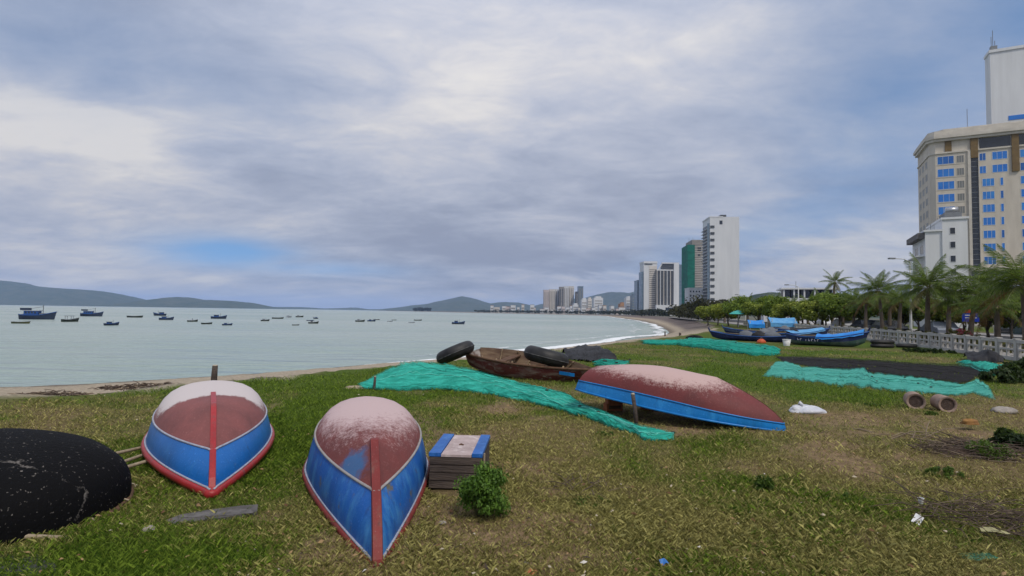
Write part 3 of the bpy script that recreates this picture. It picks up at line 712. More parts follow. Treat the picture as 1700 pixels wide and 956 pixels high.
for k in range(6):
    i = 4+k*3; rib = []
    for sd in (1, -1):
        rng_ = range(0, 13) if sd > 0 else range(11, -1, -1)
        for j in rng_: q = P4[j][i]; rib.append(Vector((q.x, sd*max(0, q.y-.045), q.z+.045)))
    MB().tube(rib, .022, 5).build('rib', mat('pale_rib_wood', (.34, .26, .16), (.20, .14, .09), scale=9, rough=.9), b4, True)
for k, i in enumerate((7, 14)):
    q = P4[2][i]; MB().lohi((q.x-.10, -q.y+.02, q.z), (q.x+.10, q.y-.02, q.z+.03)).build('thwart', wood_brown, b4)
MB().lohi((P4[1][19].x-.05, -P4[1][19].y-.03, P4[1][19].z-.10), (P4[1][19].x+.35, -P4[1][19].y-.018, P4[1][19].z-.02)).build('blue_patch', blue_c, b4)
# pile of timber and blocks it rests on
for i, (x, y, l, a, lab) in enumerate(((-.75, 14.7, 1.1, .5, 'short timber lying under the raised stern of the derelict boat'), (.1, 14.2, 1.5, -.4, 'grey timber lying along the bottom of the derelict boat'))):
    o = empty('timber', (x, y, .0), a, lab, 'timber', 'timbers under the derelict boat')
    MB().lohi((-l/2, -.06, 0), (l/2, .06, .12)).build('beam', wood_grey, o); MB().lohi((-l/2-.002, -.05, .01), (-l/2+.03, .05, .11)).build('end_grain', wood_brown, o)
for i, (x, y) in enumerate(((-.62, 14.85), (.72, 14.1))):
    hh = .17 if i == 0 else .10
    o = empty('stone_block', (x, y, 0), .4+i, ('taller rough stone block under the stern of the derelict boat', 'flatter rough stone block under the middle of the derelict boat')[i], 'stone', 'stone blocks under the derelict boat')
    MB().lohi((-.16, -.12, -.02), (.16, .12, hh)).build('lower_stone', mat('rough_stone', (.22, .20, .18), (.12, .11, .10), scale=8, rough=.95, bump=.6), o)
    MB().lohi((-.12, -.10, hh+.003), (.13, .10, hh+.08)).build('upper_stone', MATS['rough_stone'], o)
rubber = mat('black_inner_tube_rubber', (.011, .011, .012), (.030, .029, .029), scale=4, rough=.55, bump=.15, spec=.35)
def inner_tube(loc, R0, r0, rot, label):
    root = empty('inner_tube', loc, 0, label, 'inner tube', 'black inner tubes on the derelict boat'); root.rotation_euler = rot
    for nm, rr, zz, rad in (('tube', R0, 0, r0),):
        P = []
        for i in range(41):
            a = 2*math.pi*i/40; row = []
            for j in range(21):
                t = 2*math.pi*j/20; row.append(Vector(((rr+rad*math.cos(t))*math.cos(a), (rr+rad*math.cos(t))*math.sin(a), zz+rad*1.05*math.sin(t))))
            P.append(row)
        MB().grid(P).build(nm, rubber, root, True)
    MB().tube([Vector(((R0+r0+.001)*math.cos(2*math.pi*i/40), (R0+r0+.001)*math.sin(2*math.pi*i/40), -.02)) for i in range(40)], .014, 5, closed=True).build('seam', mat('scuffed_rubber_seam', (.10, .10, .10), (.03, .03, .03), scale=12, rough=.8), root, True)
    MB().tube([(R0-r0-.005, 0, 0), (R0-r0-.06, 0, .01)], .012, 6).build('valve', wood_brown, root)
inner_tube(atd(756, 585, 14.6), .37, .165, (R(-4), R(-24), 0), 'black inner tube standing tilted against the stern of the derelict boat')
inner_tube(atd(907, 592, 13.9), .40, .185, (R(-3), R(13), 0), 'black inner tube lying across the bow of the derelict boat')
# ------------------------------------------------------------------ nets and tarps
def net_mat(name, c, c2, alpha=1.0, scale=60):
    m, nt, p, o = nodes(name); N = nt.nodes; L = nt.links
    tc = N.new('ShaderNodeTexCoord'); mp = N.new('ShaderNodeMapping'); mp.inputs['Scale'].default_value = (.25, 1, 1); mp.inputs['Rotation'].default_value = (0, 0, R(-20)); L.new(tc.outputs['Object'], mp.inputs[0])
    n = N.new('ShaderNodeTexNoise'); n.inputs['Scale'].default_value = 9; n.inputs['Detail'].default_value = 9; n.inputs['Roughness'].default_value = .7; L.new(mp.outputs[0], n.inputs['Vector'])
    r = N.new('ShaderNodeValToRGB'); r.color_ramp.elements[0].position = .36; r.color_ramp.elements[1].position = .66; r.color_ramp.elements[0].color = (*c2, 1); r.color_ramp.elements[1].color = (*c, 1); L.new(n.outputs['Fac'], r.inputs[0])  # light and dark of folds and net layers put into the colour
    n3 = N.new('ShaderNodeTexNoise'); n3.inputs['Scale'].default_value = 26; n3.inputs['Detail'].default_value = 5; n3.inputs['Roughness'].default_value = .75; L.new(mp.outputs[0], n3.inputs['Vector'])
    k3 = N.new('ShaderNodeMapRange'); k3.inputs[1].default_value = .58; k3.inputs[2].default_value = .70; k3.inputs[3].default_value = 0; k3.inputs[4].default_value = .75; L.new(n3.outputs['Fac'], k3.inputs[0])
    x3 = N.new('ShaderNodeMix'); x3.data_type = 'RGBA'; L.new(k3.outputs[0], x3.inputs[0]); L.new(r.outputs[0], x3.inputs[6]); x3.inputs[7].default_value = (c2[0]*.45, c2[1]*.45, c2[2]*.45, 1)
    L.new(x3.outputs[2], p.inputs['Base Color']); p.inputs['Roughness'].default_value = .75; p.inputs['Specular IOR Level'].default_value = .2
    n2 = N.new('ShaderNodeTexNoise'); n2.inputs['Scale'].default_value = scale; n2.inputs['Detail'].default_value = 3; L.new(mp.outputs[0], n2.inputs['Vector'])
    b = N.new('ShaderNodeBump'); b.inputs['Strength'].default_value = .8; b.inputs['Distance'].default_value = .03; L.new(n2.outputs['Fac'], b.inputs['Height']); L.new(b.outputs[0], p.inputs['Normal'])
    tl = N.new('ShaderNodeBsdfTranslucent'); L.new(r.outputs[0], tl.inputs['Color'])
    x = N.new('ShaderNodeMixShader'); x.inputs[0].default_value = .25; L.new(p.outputs[0], x.inputs[1]); L.new(tl.outputs[0], x.inputs[2]); last = x.outputs[0]
    if alpha < 1:
        n4 = N.new('ShaderNodeTexNoise'); n4.inputs['Scale'].default_value = 34; n4.inputs['Detail'].default_value = 6; n4.inputs['Roughness'].default_value = .8; L.new(tc.outputs['Object'], n4.inputs['Vector'])
        ea = N.new('ShaderNodeAttribute'); ea.attribute_name = 'Col'; ad = N.new('ShaderNodeMath'); ad.operation = 'MULTIPLY_ADD'; L.new(ea.outputs['Fac'], ad.inputs[0]); ad.inputs[1].default_value = .30; L.new(n4.outputs['Fac'], ad.inputs[2])
        rr = N.new('ShaderNodeMapRange'); rr.inputs[1].default_value = .50+(1-alpha)*.5; rr.inputs[2].default_value = .74+(1-alpha)*.5; rr.inputs[3].default_value = .22; rr.inputs[4].default_value = 1.0; L.new(ad.outputs[0], rr.inputs[0])
        t = N.new('ShaderNodeBsdfTransparent'); y = N.new('ShaderNodeMixShader'); L.new(rr.outputs[0], y.inputs[0]); L.new(t.outputs[0], y.inputs[1]); L.new(last, y.inputs[2]); last = y.outputs[0]
    L.new(last, o.inputs[0]); return m
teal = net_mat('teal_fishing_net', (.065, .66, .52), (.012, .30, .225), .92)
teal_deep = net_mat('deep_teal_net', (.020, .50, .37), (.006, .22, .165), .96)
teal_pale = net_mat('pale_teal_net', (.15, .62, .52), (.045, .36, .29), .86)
black_net = net_mat('black_shade_net', (.030, .026, .024), (.010, .009, .009), .97)
tarp_black = mat('crumpled_black_tarp', (.011, .011, .012), (.032, .032, .036), scale=4, rough=.6, bump=.9, bscale=9, spec=.2)
strand_l = mat('pale_teal_rope', (.16, .62, .52), (.08, .48, .38), scale=9, rough=.8); strand_d = mat('dark_teal_rope', (.006, .13, .10), (.01, .2, .15), scale=9, rough=.8); strand_k = mat('grey_black_rope', (.04, .038, .036), (.02, .02, .02), scale=9, rough=.8); float_m = mat('dark_net_float', (.02, .035, .03), (.05, .06, .05), scale=9, rough=.7)
EXCL = []       # ground areas covered by sheets: no grass blades stand there
def curve(pts, n, f):
    k = len(pts)-1; out = []
    for i in range(n+1):
        t = i/n*k; j = min(int(t), k-1); u = t-j; u = u*u*(3-2*u)*.5+u*.5
        out.append(tuple(a+(b-a)*u for a, b in zip(pts[j], pts[j+1])))
    return out
def sheet(name, label, cat, back, front, m, ns=70, nt_=14, wr=.05, seed=1, hump=.0, hem=0.0, group=None, hemmat=None, floor=.006, ragged=.16, strands=10):
    """cloth or net lying on the ground between two edges given as (px, py, z)"""
    Bk = [at(*p) for p in curve(back, ns, 0)]; Fr = [at(*p) for p in curve(front, ns, 0)]
    EXCL.append([(p.x, p.y) for p in Bk]+[(p.x, p.y) for p in Fr[::-1]])
    c = sum((Bk+Fr), Vector())/len(Bk+Fr); c.z = 0
    I = np.arange(ns+1, dtype=float); b_ = np.array(Bk); f_ = np.array(Fr)
    if ragged:
        e = (fbm(I*.55, I*0+1.0, 4, seed+50)-.5)*ragged; e2 = (fbm(I*.55, I*0+7.0, 4, seed+60)-.5)*ragged; d_ = f_-b_
        b_ = b_-d_*e[:, None]; f_ = f_+d_*e2[:, None]
    T = np.linspace(0, 1, nt_+1)
    Q = b_[:, None, :]*(1-T)[None, :, None]+f_[:, None, :]*T[None, :, None]; px_, py_, pz_ = Q[..., 0], Q[..., 1], Q[..., 2]; TT = np.broadcast_to(T[None, :], px_.shape)
    a1 = fbm(px_*1.6+seed, py_*1.6, 4, seed)-.5; a2 = fbm((px_*.3+py_*.9)*3.4, (px_*.9-py_*.3)*.8, 3, seed+9)-.5
    a3 = np.abs(fbm((px_*.6+py_)*4.5, (px_-py_*.6)*1.9, 4, seed+19)-.5)*2
    hm = (.6+.8*fbm(I*.12, I*0+3, 2, seed))[:, None]
    z_ = pz_+hump*np.sin(math.pi*TT)*hm+wr*(1.2*a1+1.2*np.abs(a2)+.6*(.45-a3))*np.minimum(1, 4*np.minimum(TT, 1-TT)+.4)+.01
    lo_ = np.where(pz_ < .04, floor+(fbm(px_*1.1, py_*1.1, 4, 3)-.5)*.09, 0)
    z_ = np.maximum(lo_, z_)
    P = [[Vector((float(px_[i, j])-c.x, float(py_[i, j])-c.y, float(z_[i, j]))) for j in range(nt_+1)] for i in range(ns+1)]
    mb = MB().grid(P)
    root = empty(name, c, 0, label, cat, group)
    ob = mb.build('sheet', m, root, True)
    ca = ob.data.attributes.new('Col', 'FLOAT_COLOR', 'POINT'); ev = np.minimum(np.minimum(TT, 1-TT)*nt_/2.2, 1)*np.minimum(1, np.minimum(I, ns-I)/2.5)[:, None]
    cv = np.ones((ev.size, 4), np.float32); cv[:, :3] = ev.reshape(-1, 1); ca.data.foreach_set('color', cv.ravel())
    if 'net' in name:
        rr_ = random.Random(seed)
        for k in range(strands):
            t0 = rr_.random(); i0 = rr_.randint(0, ns//2); i1 = min(ns, i0+rr_.randint(ns//4, ns)); ph = rr_.random()*9; pts = []
            for i in range(i0, i1+1):
                t1 = min(.999, max(0, t0+.5*(fb(i*.05+ph, ph, 3, seed+k)-.5)))*nt_; j = int(t1); u = t1-j; q = P[i][j].lerp(P[i][min(nt_, j+1)], u); pts.append(q+Vector((0, 0, .008)))
            rd = (.003+.005*rr_.random())*(1 if c.y < 18 else 1.6)
            if len(pts) > 3: MB().tube(pts, rd, 4).build('rope_strand', [m, strand_l, strand_d][k % 3] if m is not black_net else strand_k, root, True)
        for k in range(strands//2):
            i = rr_.randint(0, ns); j = rr_.randint(1, nt_-1); q = P[i][j]; w_ = .03 if c.y < 18 else .045
            if m is not black_net: MB().tube([q+Vector((-w_, 0, w_*.5)), q+Vector((0, .2*w_, w_*.6)), q+Vector((w_, 0, w_*.5))], [w_*.35, w_*.6, w_*.35], 6).build('net_float', float_m, root, True)
    if hem:
        pts = [Vector((row[-1].x, row[-1].y, row[-1].z+hem*.35)) for row in P]
        rs = [hem*(.55+.9*fb(i*.4, 5, 2, seed+3)) for i in range(len(pts))]
        MB().tube(pts, rs, 7).build('hem_roll', hemmat or m, root, True)
        pts = [Vector((row[0].x, row[0].y, row[0].z)) for row in P]
        MB().tube(pts, [r*.8 for r in rs], 6).build('head_rope', hemmat or m, root, True)
    return root
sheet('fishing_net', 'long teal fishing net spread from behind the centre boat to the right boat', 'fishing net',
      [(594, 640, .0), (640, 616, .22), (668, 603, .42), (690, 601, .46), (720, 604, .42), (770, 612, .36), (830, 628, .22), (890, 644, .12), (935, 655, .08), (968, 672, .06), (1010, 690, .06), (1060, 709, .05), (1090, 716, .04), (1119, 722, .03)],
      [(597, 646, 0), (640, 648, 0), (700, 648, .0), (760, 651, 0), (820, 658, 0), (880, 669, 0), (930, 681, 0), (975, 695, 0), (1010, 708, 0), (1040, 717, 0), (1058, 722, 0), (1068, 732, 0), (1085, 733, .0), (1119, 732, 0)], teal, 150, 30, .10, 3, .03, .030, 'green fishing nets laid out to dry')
sheet('shade_net', 'wide black shade net laid flat on the grass', 'net', [(1286, 592, 0), (1330, 591, .03), (1400, 595, .03), (1500, 602, .03), (1590, 606, .03), (1645, 613, .03)],
      [(1300, 602, 0), (1360, 612, 0), (1430, 619, 0), (1500, 627, 0), (1560, 634, 0), (1600, 640, 0)], black_net, 70, 12, .03, 7, 0, .012, floor=.004)
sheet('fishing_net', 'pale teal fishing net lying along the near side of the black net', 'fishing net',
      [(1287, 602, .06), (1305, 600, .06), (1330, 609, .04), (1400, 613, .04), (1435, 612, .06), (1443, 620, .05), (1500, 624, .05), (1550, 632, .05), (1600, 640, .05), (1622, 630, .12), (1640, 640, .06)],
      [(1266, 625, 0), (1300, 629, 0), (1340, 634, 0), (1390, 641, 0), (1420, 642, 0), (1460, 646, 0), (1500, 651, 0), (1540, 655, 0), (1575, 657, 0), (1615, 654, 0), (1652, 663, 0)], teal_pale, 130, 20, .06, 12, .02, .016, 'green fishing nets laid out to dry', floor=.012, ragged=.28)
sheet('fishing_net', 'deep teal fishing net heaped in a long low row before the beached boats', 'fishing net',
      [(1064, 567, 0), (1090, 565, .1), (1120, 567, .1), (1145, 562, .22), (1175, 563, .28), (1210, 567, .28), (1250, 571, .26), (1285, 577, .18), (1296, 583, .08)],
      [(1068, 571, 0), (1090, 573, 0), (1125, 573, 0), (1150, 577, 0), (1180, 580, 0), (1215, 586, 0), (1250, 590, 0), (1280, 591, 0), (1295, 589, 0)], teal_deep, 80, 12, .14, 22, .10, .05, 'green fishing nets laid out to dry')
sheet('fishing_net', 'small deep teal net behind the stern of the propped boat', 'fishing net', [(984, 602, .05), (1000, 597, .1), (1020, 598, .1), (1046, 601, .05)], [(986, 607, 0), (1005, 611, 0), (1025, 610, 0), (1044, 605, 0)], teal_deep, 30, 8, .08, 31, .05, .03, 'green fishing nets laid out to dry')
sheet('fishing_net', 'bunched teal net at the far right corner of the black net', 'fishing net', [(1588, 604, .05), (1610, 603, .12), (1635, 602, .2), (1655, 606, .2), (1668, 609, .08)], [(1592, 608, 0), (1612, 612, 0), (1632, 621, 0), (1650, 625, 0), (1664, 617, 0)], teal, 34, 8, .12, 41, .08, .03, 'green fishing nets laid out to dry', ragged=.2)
sheet('tarpaulin', 'crumpled dark tarpaulin heap at the top of the beach', 'tarpaulin', [(932, 588, .0), (950, 581, .12), (970, 578, .18), (995, 580, .2), (1008, 588, .12), (1022, 597, .05)], [(940, 596, 0), (960, 599, 0), (975, 601, 0), (990, 602, 0), (1005, 601, 0), (1024, 600, 0)], tarp_black, 40, 12, .22, 51, .16, .02)
sheet('tarpaulin', 'dark tarpaulin bundle at the foot of the white railing', 'tarpaulin', [(1600, 592, .1), (1620, 586, .25), (1640, 582, .42), (1655, 588, .3), (1668, 598, .05)], [(1606, 600, 0), (1622, 601, 0), (1640, 601, 0), (1655, 602, 0), (1666, 602, 0)], tarp_black, 36, 12, .2, 61, .12, .02)

# white sack
def blob_thing(name, label, cat, loc, size, m, seed, n=22, jag=.35, rz=0, group=None, part='body', flatz=0):
    root = empty(name, loc, rz, label, cat, group); P = []
    for i in range(n+1):
        a = 2*math.pi*i/n; row = []
        for j in range(11):
            th = math.pi*(.02+.60*j/10); d = Vector((math.sin(th)*math.cos(a), math.sin(th)*math.sin(a), math.cos(th)))
            ai = a if i < n else 0.0
            k = 1+jag*(fb(3+math.cos(ai)*1.7+seed, math.sin(ai)*1.7+th*2.1, 3, seed)-.5)*2
            row.append(Vector((d.x*size[0]*k, d.y*size[1]*k, max(-.02, d.z*size[2]*(k if th > .2 else 1)))))
        P.append(row)
    b = MB().grid(P, flip=True); o = b.build(part, m, root, True)
    return root
sackm = mat('white_plastic_sack', (.62, .63, .66), (.48, .49, .54), scale=6, rough=.45, bump=.9, bscale=8, spec=.4)
s = blob_thing('plastic_sack', 'crumpled white plastic sack lying on the grass beyond the boat bow', 'sack', at(1338, 684), (.36, .20, .12), sackm, 4, 30, .45, R(-4))
MB().tube([(-.06, 0, .10), (-.09, -.01, .15), (-.12, .0, .17)], [.05, .025, .035], 8).build('tied_neck', sackm, s, True)
# concrete cylinders
cyl = mat('weathered_concrete_pipe', (.34, .25, .20), (.22, .15, .12), scale=6, rough=.95, bump=.5); cyl_d = mat('dark_stub_end', (.055, .038, .032), (.11, .075, .06), scale=14, rough=.95, bump=.6)
for i, (px, py, r, l, a, lab) in enumerate(((1521, 680, .150, .36, R(-28), 'weathered round drum lying on its side left of its twin, with dark end'), (1574, 685, .145, .34, R(-16), 'weathered round drum lying right of its twin, pale top'))):
    o = empty('round_drum', at(px, py), a, lab, 'drum', 'round drums lying in the grass')
    P = []; n = 28
    for k in range(n+1):
        t = 2*math.pi*k/n; P.append([Vector((r*math.cos(t), y, r*.98+r*math.sin(t))) for y in (0, .02, l*.5, l-.02, l)])
    b = MB().grid(P, flip=True); rim = MB()
    Q = [[Vector((rr*math.cos(2*math.pi*k/n), y, r*.98+rr*math.sin(2*math.pi*k/n))) for rr, y in ((r, 0), (r*.78, 0.0), (r*.74, .02))] for k in range(n+1)]
    b.grid(Q); b.build('shell', cyl, o, True)
    e = MB(); e.add([(r*.74*math.cos(2*math.pi*k/n), .02, r*.98+r*.74*math.sin(2*math.pi*k/n)) for k in range(n)], [tuple(range(n))]); e.build('end_face', cyl_d, o)
    e = MB(); e.add([(r*math.cos(2*math.pi*k/n), l, r*.98+r*math.sin(2*math.pi*k/n)) for k in range(n)], [tuple(range(n))[::-1]]); e.build('back_face', cyl, o)
stone_m = mat('pale_field_stone', (.36, .32, .28), (.22, .20, .18), scale=7, rough=.95, bump=.6)
def stone(label, loc, size, seed, rz=0, m=None):
    return blob_thing('stone', label, 'stone', loc, size, m or stone_m, seed, 14, .22, rz, part='rock')
def single_stone(label, px, py, size, seed, m=None, rz=0):
    r = stone(label, at(px, py), size, seed, rz, m)
single_stone('flat pale stone in the grass near the right edge', 1668, 683, (.22, .15, .09), 3)
single_stone('small round white stone left of the grey slab', 247, 884, (.055, .05, .05), 5)
single_stone('small orange stone at the bottom edge of the grass', 882, 952, (.045, .04, .028), 8, brick_orange)
single_stone('small grey stone low in the dry grass right of the shrub', 874, 936, (.022, .02, .016), 11)
single_stone('tiny white pebble in the dry grass above the blue scrap', 1046, 919, (.018, .016, .014), 13)
single_stone('pale pebble on the bare patch beside the shrub', 735, 868, (.03, .022, .016), 15)
single_stone('white pebble in front of the locker shrub', 808, 884, (.014, .012, .014), 17)
single_stone('white pebble in the grass right of the locker', 824, 801, (.018, .014, .012), 19)
# grey slab lying in the grass
slab_m = mat('grey_concrete_slab', (.13, .12, .115), (.065, .06, .056), scale=5, rough=.95, bump=.5)
A = [at(272, 869), at(300, 858), at(340, 851), (at(400, 843)), at(428, 841), at(427, 853), at(380, 862), at(330, 868), at(290, 874)]
c = sum(A, Vector())/len(A); o = empty('concrete_slab', c, 0, 'thin broken grey concrete slab sunk in the grass before the left boat', 'slab')
MB().poly([(p.x-c.x, p.y-c.y) for p in A][::-1], -.03, .020).build('slab', slab_m, o); EXCL.append([(p.x, p.y) for p in A])
MB().poly([((p.x-c.x)*.9+.02, (p.y-c.y)*.45) for p in A][::-1], .020, .026).build('crust', mat('slab_crust', (.16, .15, .145), (.09, .085, .08), scale=14, rough=.95, bump=.6), o)
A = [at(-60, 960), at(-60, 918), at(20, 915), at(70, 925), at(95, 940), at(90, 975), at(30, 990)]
c = sum(A, Vector())/len(A); o = empty('concrete_slab', c, 0, 'dark grey soil patch in the bottom left corner below the basket boat', 'slab')  # patch of grey soil, drawn as a thin darkened slab
MB().poly([(p.x-c.x, p.y-c.y) for p in A][::-1], -.03, .012).build('slab', mat('dark_grey_soil', (.05, .052, .052), (.028, .028, .028), scale=5, rough=.9, bump=.4), o)
MB().poly([((p.x-c.x)*.5+.05, (p.y-c.y)*.4) for p in A][::-1], .012, .017).build('crust', MATS['dark_grey_soil'], o)
# litter
paper = mat('white_litter', (.70, .70, .70), (.55, .55, .53), scale=9, rough=.6)
o = empty('paper_cup', at(1529, 836), 0, 'tiny white cup standing in the grass above the white card', 'cup')
P = [[Vector((r*math.cos(2*math.pi*k/14), r*math.sin(2*math.pi*k/14), z)) for r, z in ((.018, 0), (.024, .05))] for k in range(15)]
MB().grid(P, flip=True).build('wall', paper, o, True); MB().tube([Vector((.024*math.cos(2*math.pi*k/14), .024*math.sin(2*math.pi*k/14), .05)) for k in range(14)], .003, 5, closed=True).build('lip', paper, o)
o = empty('card', at(1524, 873), R(40), 'bent white card lying in the grass at lower right', 'card')
MB().grid([[(-.075, -.028, .03), (-.07, .030, .045)], [(0, -.03, .05), (0, .028, .065)], [(.075, -.026, .055), (.07, .03, .08)]]).build('sheet', paper, o)
o = empty('card', at(1650, 893), R(-20), 'yellowish flat piece of cardboard among the twigs at lower right', 'card')
MB().grid([[(-.09, -.035, .05), (-.08, .035, .06)], [(0, -.04, .06), (0, .04, .07)], [(.11, -.015, .045), (.10, .02, .05)]]).build('sheet', mat('yellow_card', (.36, .34, .17), (.28, .25, .13), scale=8, rough=.7), o)
o = empty('plastic_scrap', at(1103, 943), .3, 'tiny blue plastic scrap in the dry grass at bottom centre right', 'plastic scrap')
MB().grid([[(-.03, -.015, .02), (-.03, .02, .05)], [(0, -.02, .045), (.005, .015, .06)], [(.03, -.01, .03), (.03, .02, .04)]]).build('film', mat('blue_film', (.03, .13, .42), (.05, .2, .5), scale=20, rough=.5), o)
o = empty('net_scrap', at(1622, 934), .3, 'small torn teal net scrap in the bottom right grass', 'net scrap')
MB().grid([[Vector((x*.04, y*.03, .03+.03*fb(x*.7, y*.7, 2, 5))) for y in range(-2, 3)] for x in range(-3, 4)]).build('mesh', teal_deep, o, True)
# posts at the beach edge
post_m = wood_grey
def post(label, base, h, r, lean=(0, 0), top=None):
    o = empty('wooden_post', base, 0, label, 'post')
    MB().tube([(0, 0, -.3), (lean[0]*.5, lean[1]*.5, h*.5), (lean[0], lean[1], h)], [r*1.1, r, r*.9], 8).build('shaft', post_m, o, True)
    MB().tube([(lean[0], lean[1], h), (lean[0], lean[1], h+.02)], [r*.95, r*.7], 8).build('top', top or MATS['cut_wood_end'], o, True)
    return o
b = at(342, 640); post('wooden post at the beach edge behind the white bottomed boat', b+Vector((0, .3, 0)), .40, .065, (.02, 0))
b = at(621, 647); post('short dark stake beside the net behind the centre boat', b, .27, .028, (.01, .02))
b = at(1104, 559, -.9); post('thin dark stake standing on the far beach', b, .6, .08)
b = at(1129, 561, -.5); post('short thick dark stake near the far end of the deep teal net', b, .5, .12)
blob_thing('driftwood', 'pale flat driftwood piece at the left tip of the long teal net', 'driftwood', at(592, 645), (.26, .12, .06), wood_pale, 9, 16, .3)
# ------------------------------------------------------------------ seafront railing
white_wall = mat('whitewashed_concrete', (.50, .485, .46), (.31, .295, .275), scale=2.2, rough=.9, bump=.2, lo=.3, hi=.75)
WL = [(18.3, 15.5), (20.6, 21.5), (23.9, 31.0), (26.6, 40), (30.2, 55), (34.6, 73), (39, 92)]
def walk(line, step, start=0.0):
    out = []; acc = start
    for (x1, y1), (x2, y2) in zip(line[:-1], line[1:]):
        l = math.hypot(x2-x1, y2-y1)
        while acc <= l: out.append((x1+(x2-x1)*acc/l, y1+(y2-y1)*acc/l)); acc += step
        acc -= l
    return out
bays = walk(WL, 1.5)
rail_root = empty('seafront_railing', (bays[0][0], bays[0][1], 0), 0, 'long white concrete railing with two rows of square openings along the promenade', 'railing')
RH = .86
post_me = MB().lohi((-.10, -.09, -.1), (.10, .09, RH+.02)).lohi((-.12, -.11, RH+.02), (.12, .11, RH+.06)).mesh('post', white_wall)
pm = MB(); l = 1.5-.204
pm.lohi((-l/2, -.06, -.1), (l/2, .06, .16)).lohi((-l/2, -.075, RH-.13), (l/2, .075, RH)).lohi((-l/2, -.05, .42), (l/2, .05, .50))
for x in (-l/2+.045, 0, l/2-.045): pm.lohi((x-.045, -.045, .16), (x+.045, .045, .42)).lohi((x-.045, -.045, .50), (x+.045, .045, RH-.13))
panel_me = pm.mesh('panel', white_wall)
for (a, b) in zip(bays[:-1], bays[1:]):
    ang = math.atan2(b[1]-a[1], b[0]-a[0])
    link('post', post_me, rail_root, (a[0]-bays[0][0], a[1]-bays[0][1], 0), (0, 0, ang))
    link('panel', panel_me, rail_root, ((a[0]+b[0])/2-bays[0][0], (a[1]+b[1])/2-bays[0][1], 0), (0, 0, ang))
# promenade, kerb, road behind the railing
def offset_line(line, d):
    out = []
    for i, p in enumerate(line):
        a = line[max(0, i-1)]; b = line[min(len(line)-1, i+1)]; tx, ty = b[0]-a[0], b[1]-a[1]; l = math.hypot(tx, ty)
        out.append((p[0]+ty/l*d, p[1]-tx/l*d))
    return out
FAR = [(15.5, 5), (12, -8)][::-1]+WL+[(47, 125), (62, 190), (95, 330)]
FAR = smooth_line(FAR, 1)
def strip_obj(name, label, d0, d1, z0, z1, m):
    A = offset_line(FAR, d0); B = offset_line(FAR, d1)
    mb = MB().grid([[(a[0], a[1], z0), (a[0], a[1], z1), (b[0], b[1], z1), (b[0], b[1], z0)] for a, b in zip(A, B)])
    return tag(mb.build(name, m), label, kind='structure')
strip_obj('pavement', 'tiled promenade pavement behind the railing', .35, 4.6, -.1, .12, mat('promenade_paving', (.30, .28, .26), (.22, .21, .20), scale=1.2, rough=.9))
strip_obj('road', 'asphalt seafront road', 4.75, 17.0, -.2, .008, mat('asphalt', (.055, .055, .057), (.04, .04, .042), scale=3, rough=.9))
strip_obj('kerb', 'pale concrete road kerb', 4.6, 4.75, -.1, .14, white_wall)
strip_obj('pavement', 'tiled pavement in front of the shop houses', 17.0, 22.0, -.1, .13, MATS['promenade_paving'])
for k, (x, y) in enumerate(walk(offset_line(FAR, 10.8), 6)[2:24]):
    pass

# ------------------------------------------------------------------ plants
leaf_m = mat_attr('leaf_surfaces', .55, .40, .3)
frond_m = mat_attr('palm_leaflets', .5, .40, .35)
bark = mat('grey_brown_bark', (.16, .13, .10), (.09, .07, .055), scale=5, rough=.95, bump=.6, stretch=(1, 1, .4))
def leaf_cloud(rng, centers, radii, n, size, c_lo, c_hi, flat=.75, seed=0, shell=.55, droop=.2):
    """n leaf quads through lumpy clumps -> verts, faces, colours"""
    k = rng.integers(0, len(centers), n); C = np.array(centers)[k]; Rr = np.array(radii)[k]
    d = rng.normal(size=(n, 3)); d /= np.linalg.norm(d, axis=1)[:, None]
    rad = (shell+(1-shell)*rng.random(n))**.8
    p = C + d*(Rr*rad)[:, None]*np.array([1, 1, flat])
    nrm = d*.7+rng.normal(size=(n, 3))*.55+np.array([0, 0, .45]); nrm /= np.linalg.norm(nrm, axis=1)[:, None]
    a = rng.normal(size=(n, 3)); u = np.cross(nrm, a); u /= np.linalg.norm(u, axis=1)[:, None]; v = np.cross(nrm, u)
    s = size*(.55+.9*rng.random(n))
    U = u*(s*.5)[:, None]; V = v*(s*.30)[:, None]
    dz = np.array([0, 0, -1.0])*(s*droop)[:, None]
    verts = np.stack([p-U, p+V*.9, p+U+dz, p-V*.9], 1).reshape(-1, 3)
    faces = np.arange(n*4).reshape(n, 4)
    t = np.clip(rng.random(n)*.8+.25*(fbm(p[:, 0]*1.2+seed, p[:, 1]*1.2+p[:, 2], 2, seed)-.5), 0, 1)
    clump = (_hash(k.astype(float), k*0.0+seed, 3)-.5)*.35
    t = np.clip(t+clump, 0, 1)[:, None]
    col = np.array(c_lo)*(1-t)+np.array(c_hi)*t
    return verts, faces, np.repeat(col, 4, axis=0)
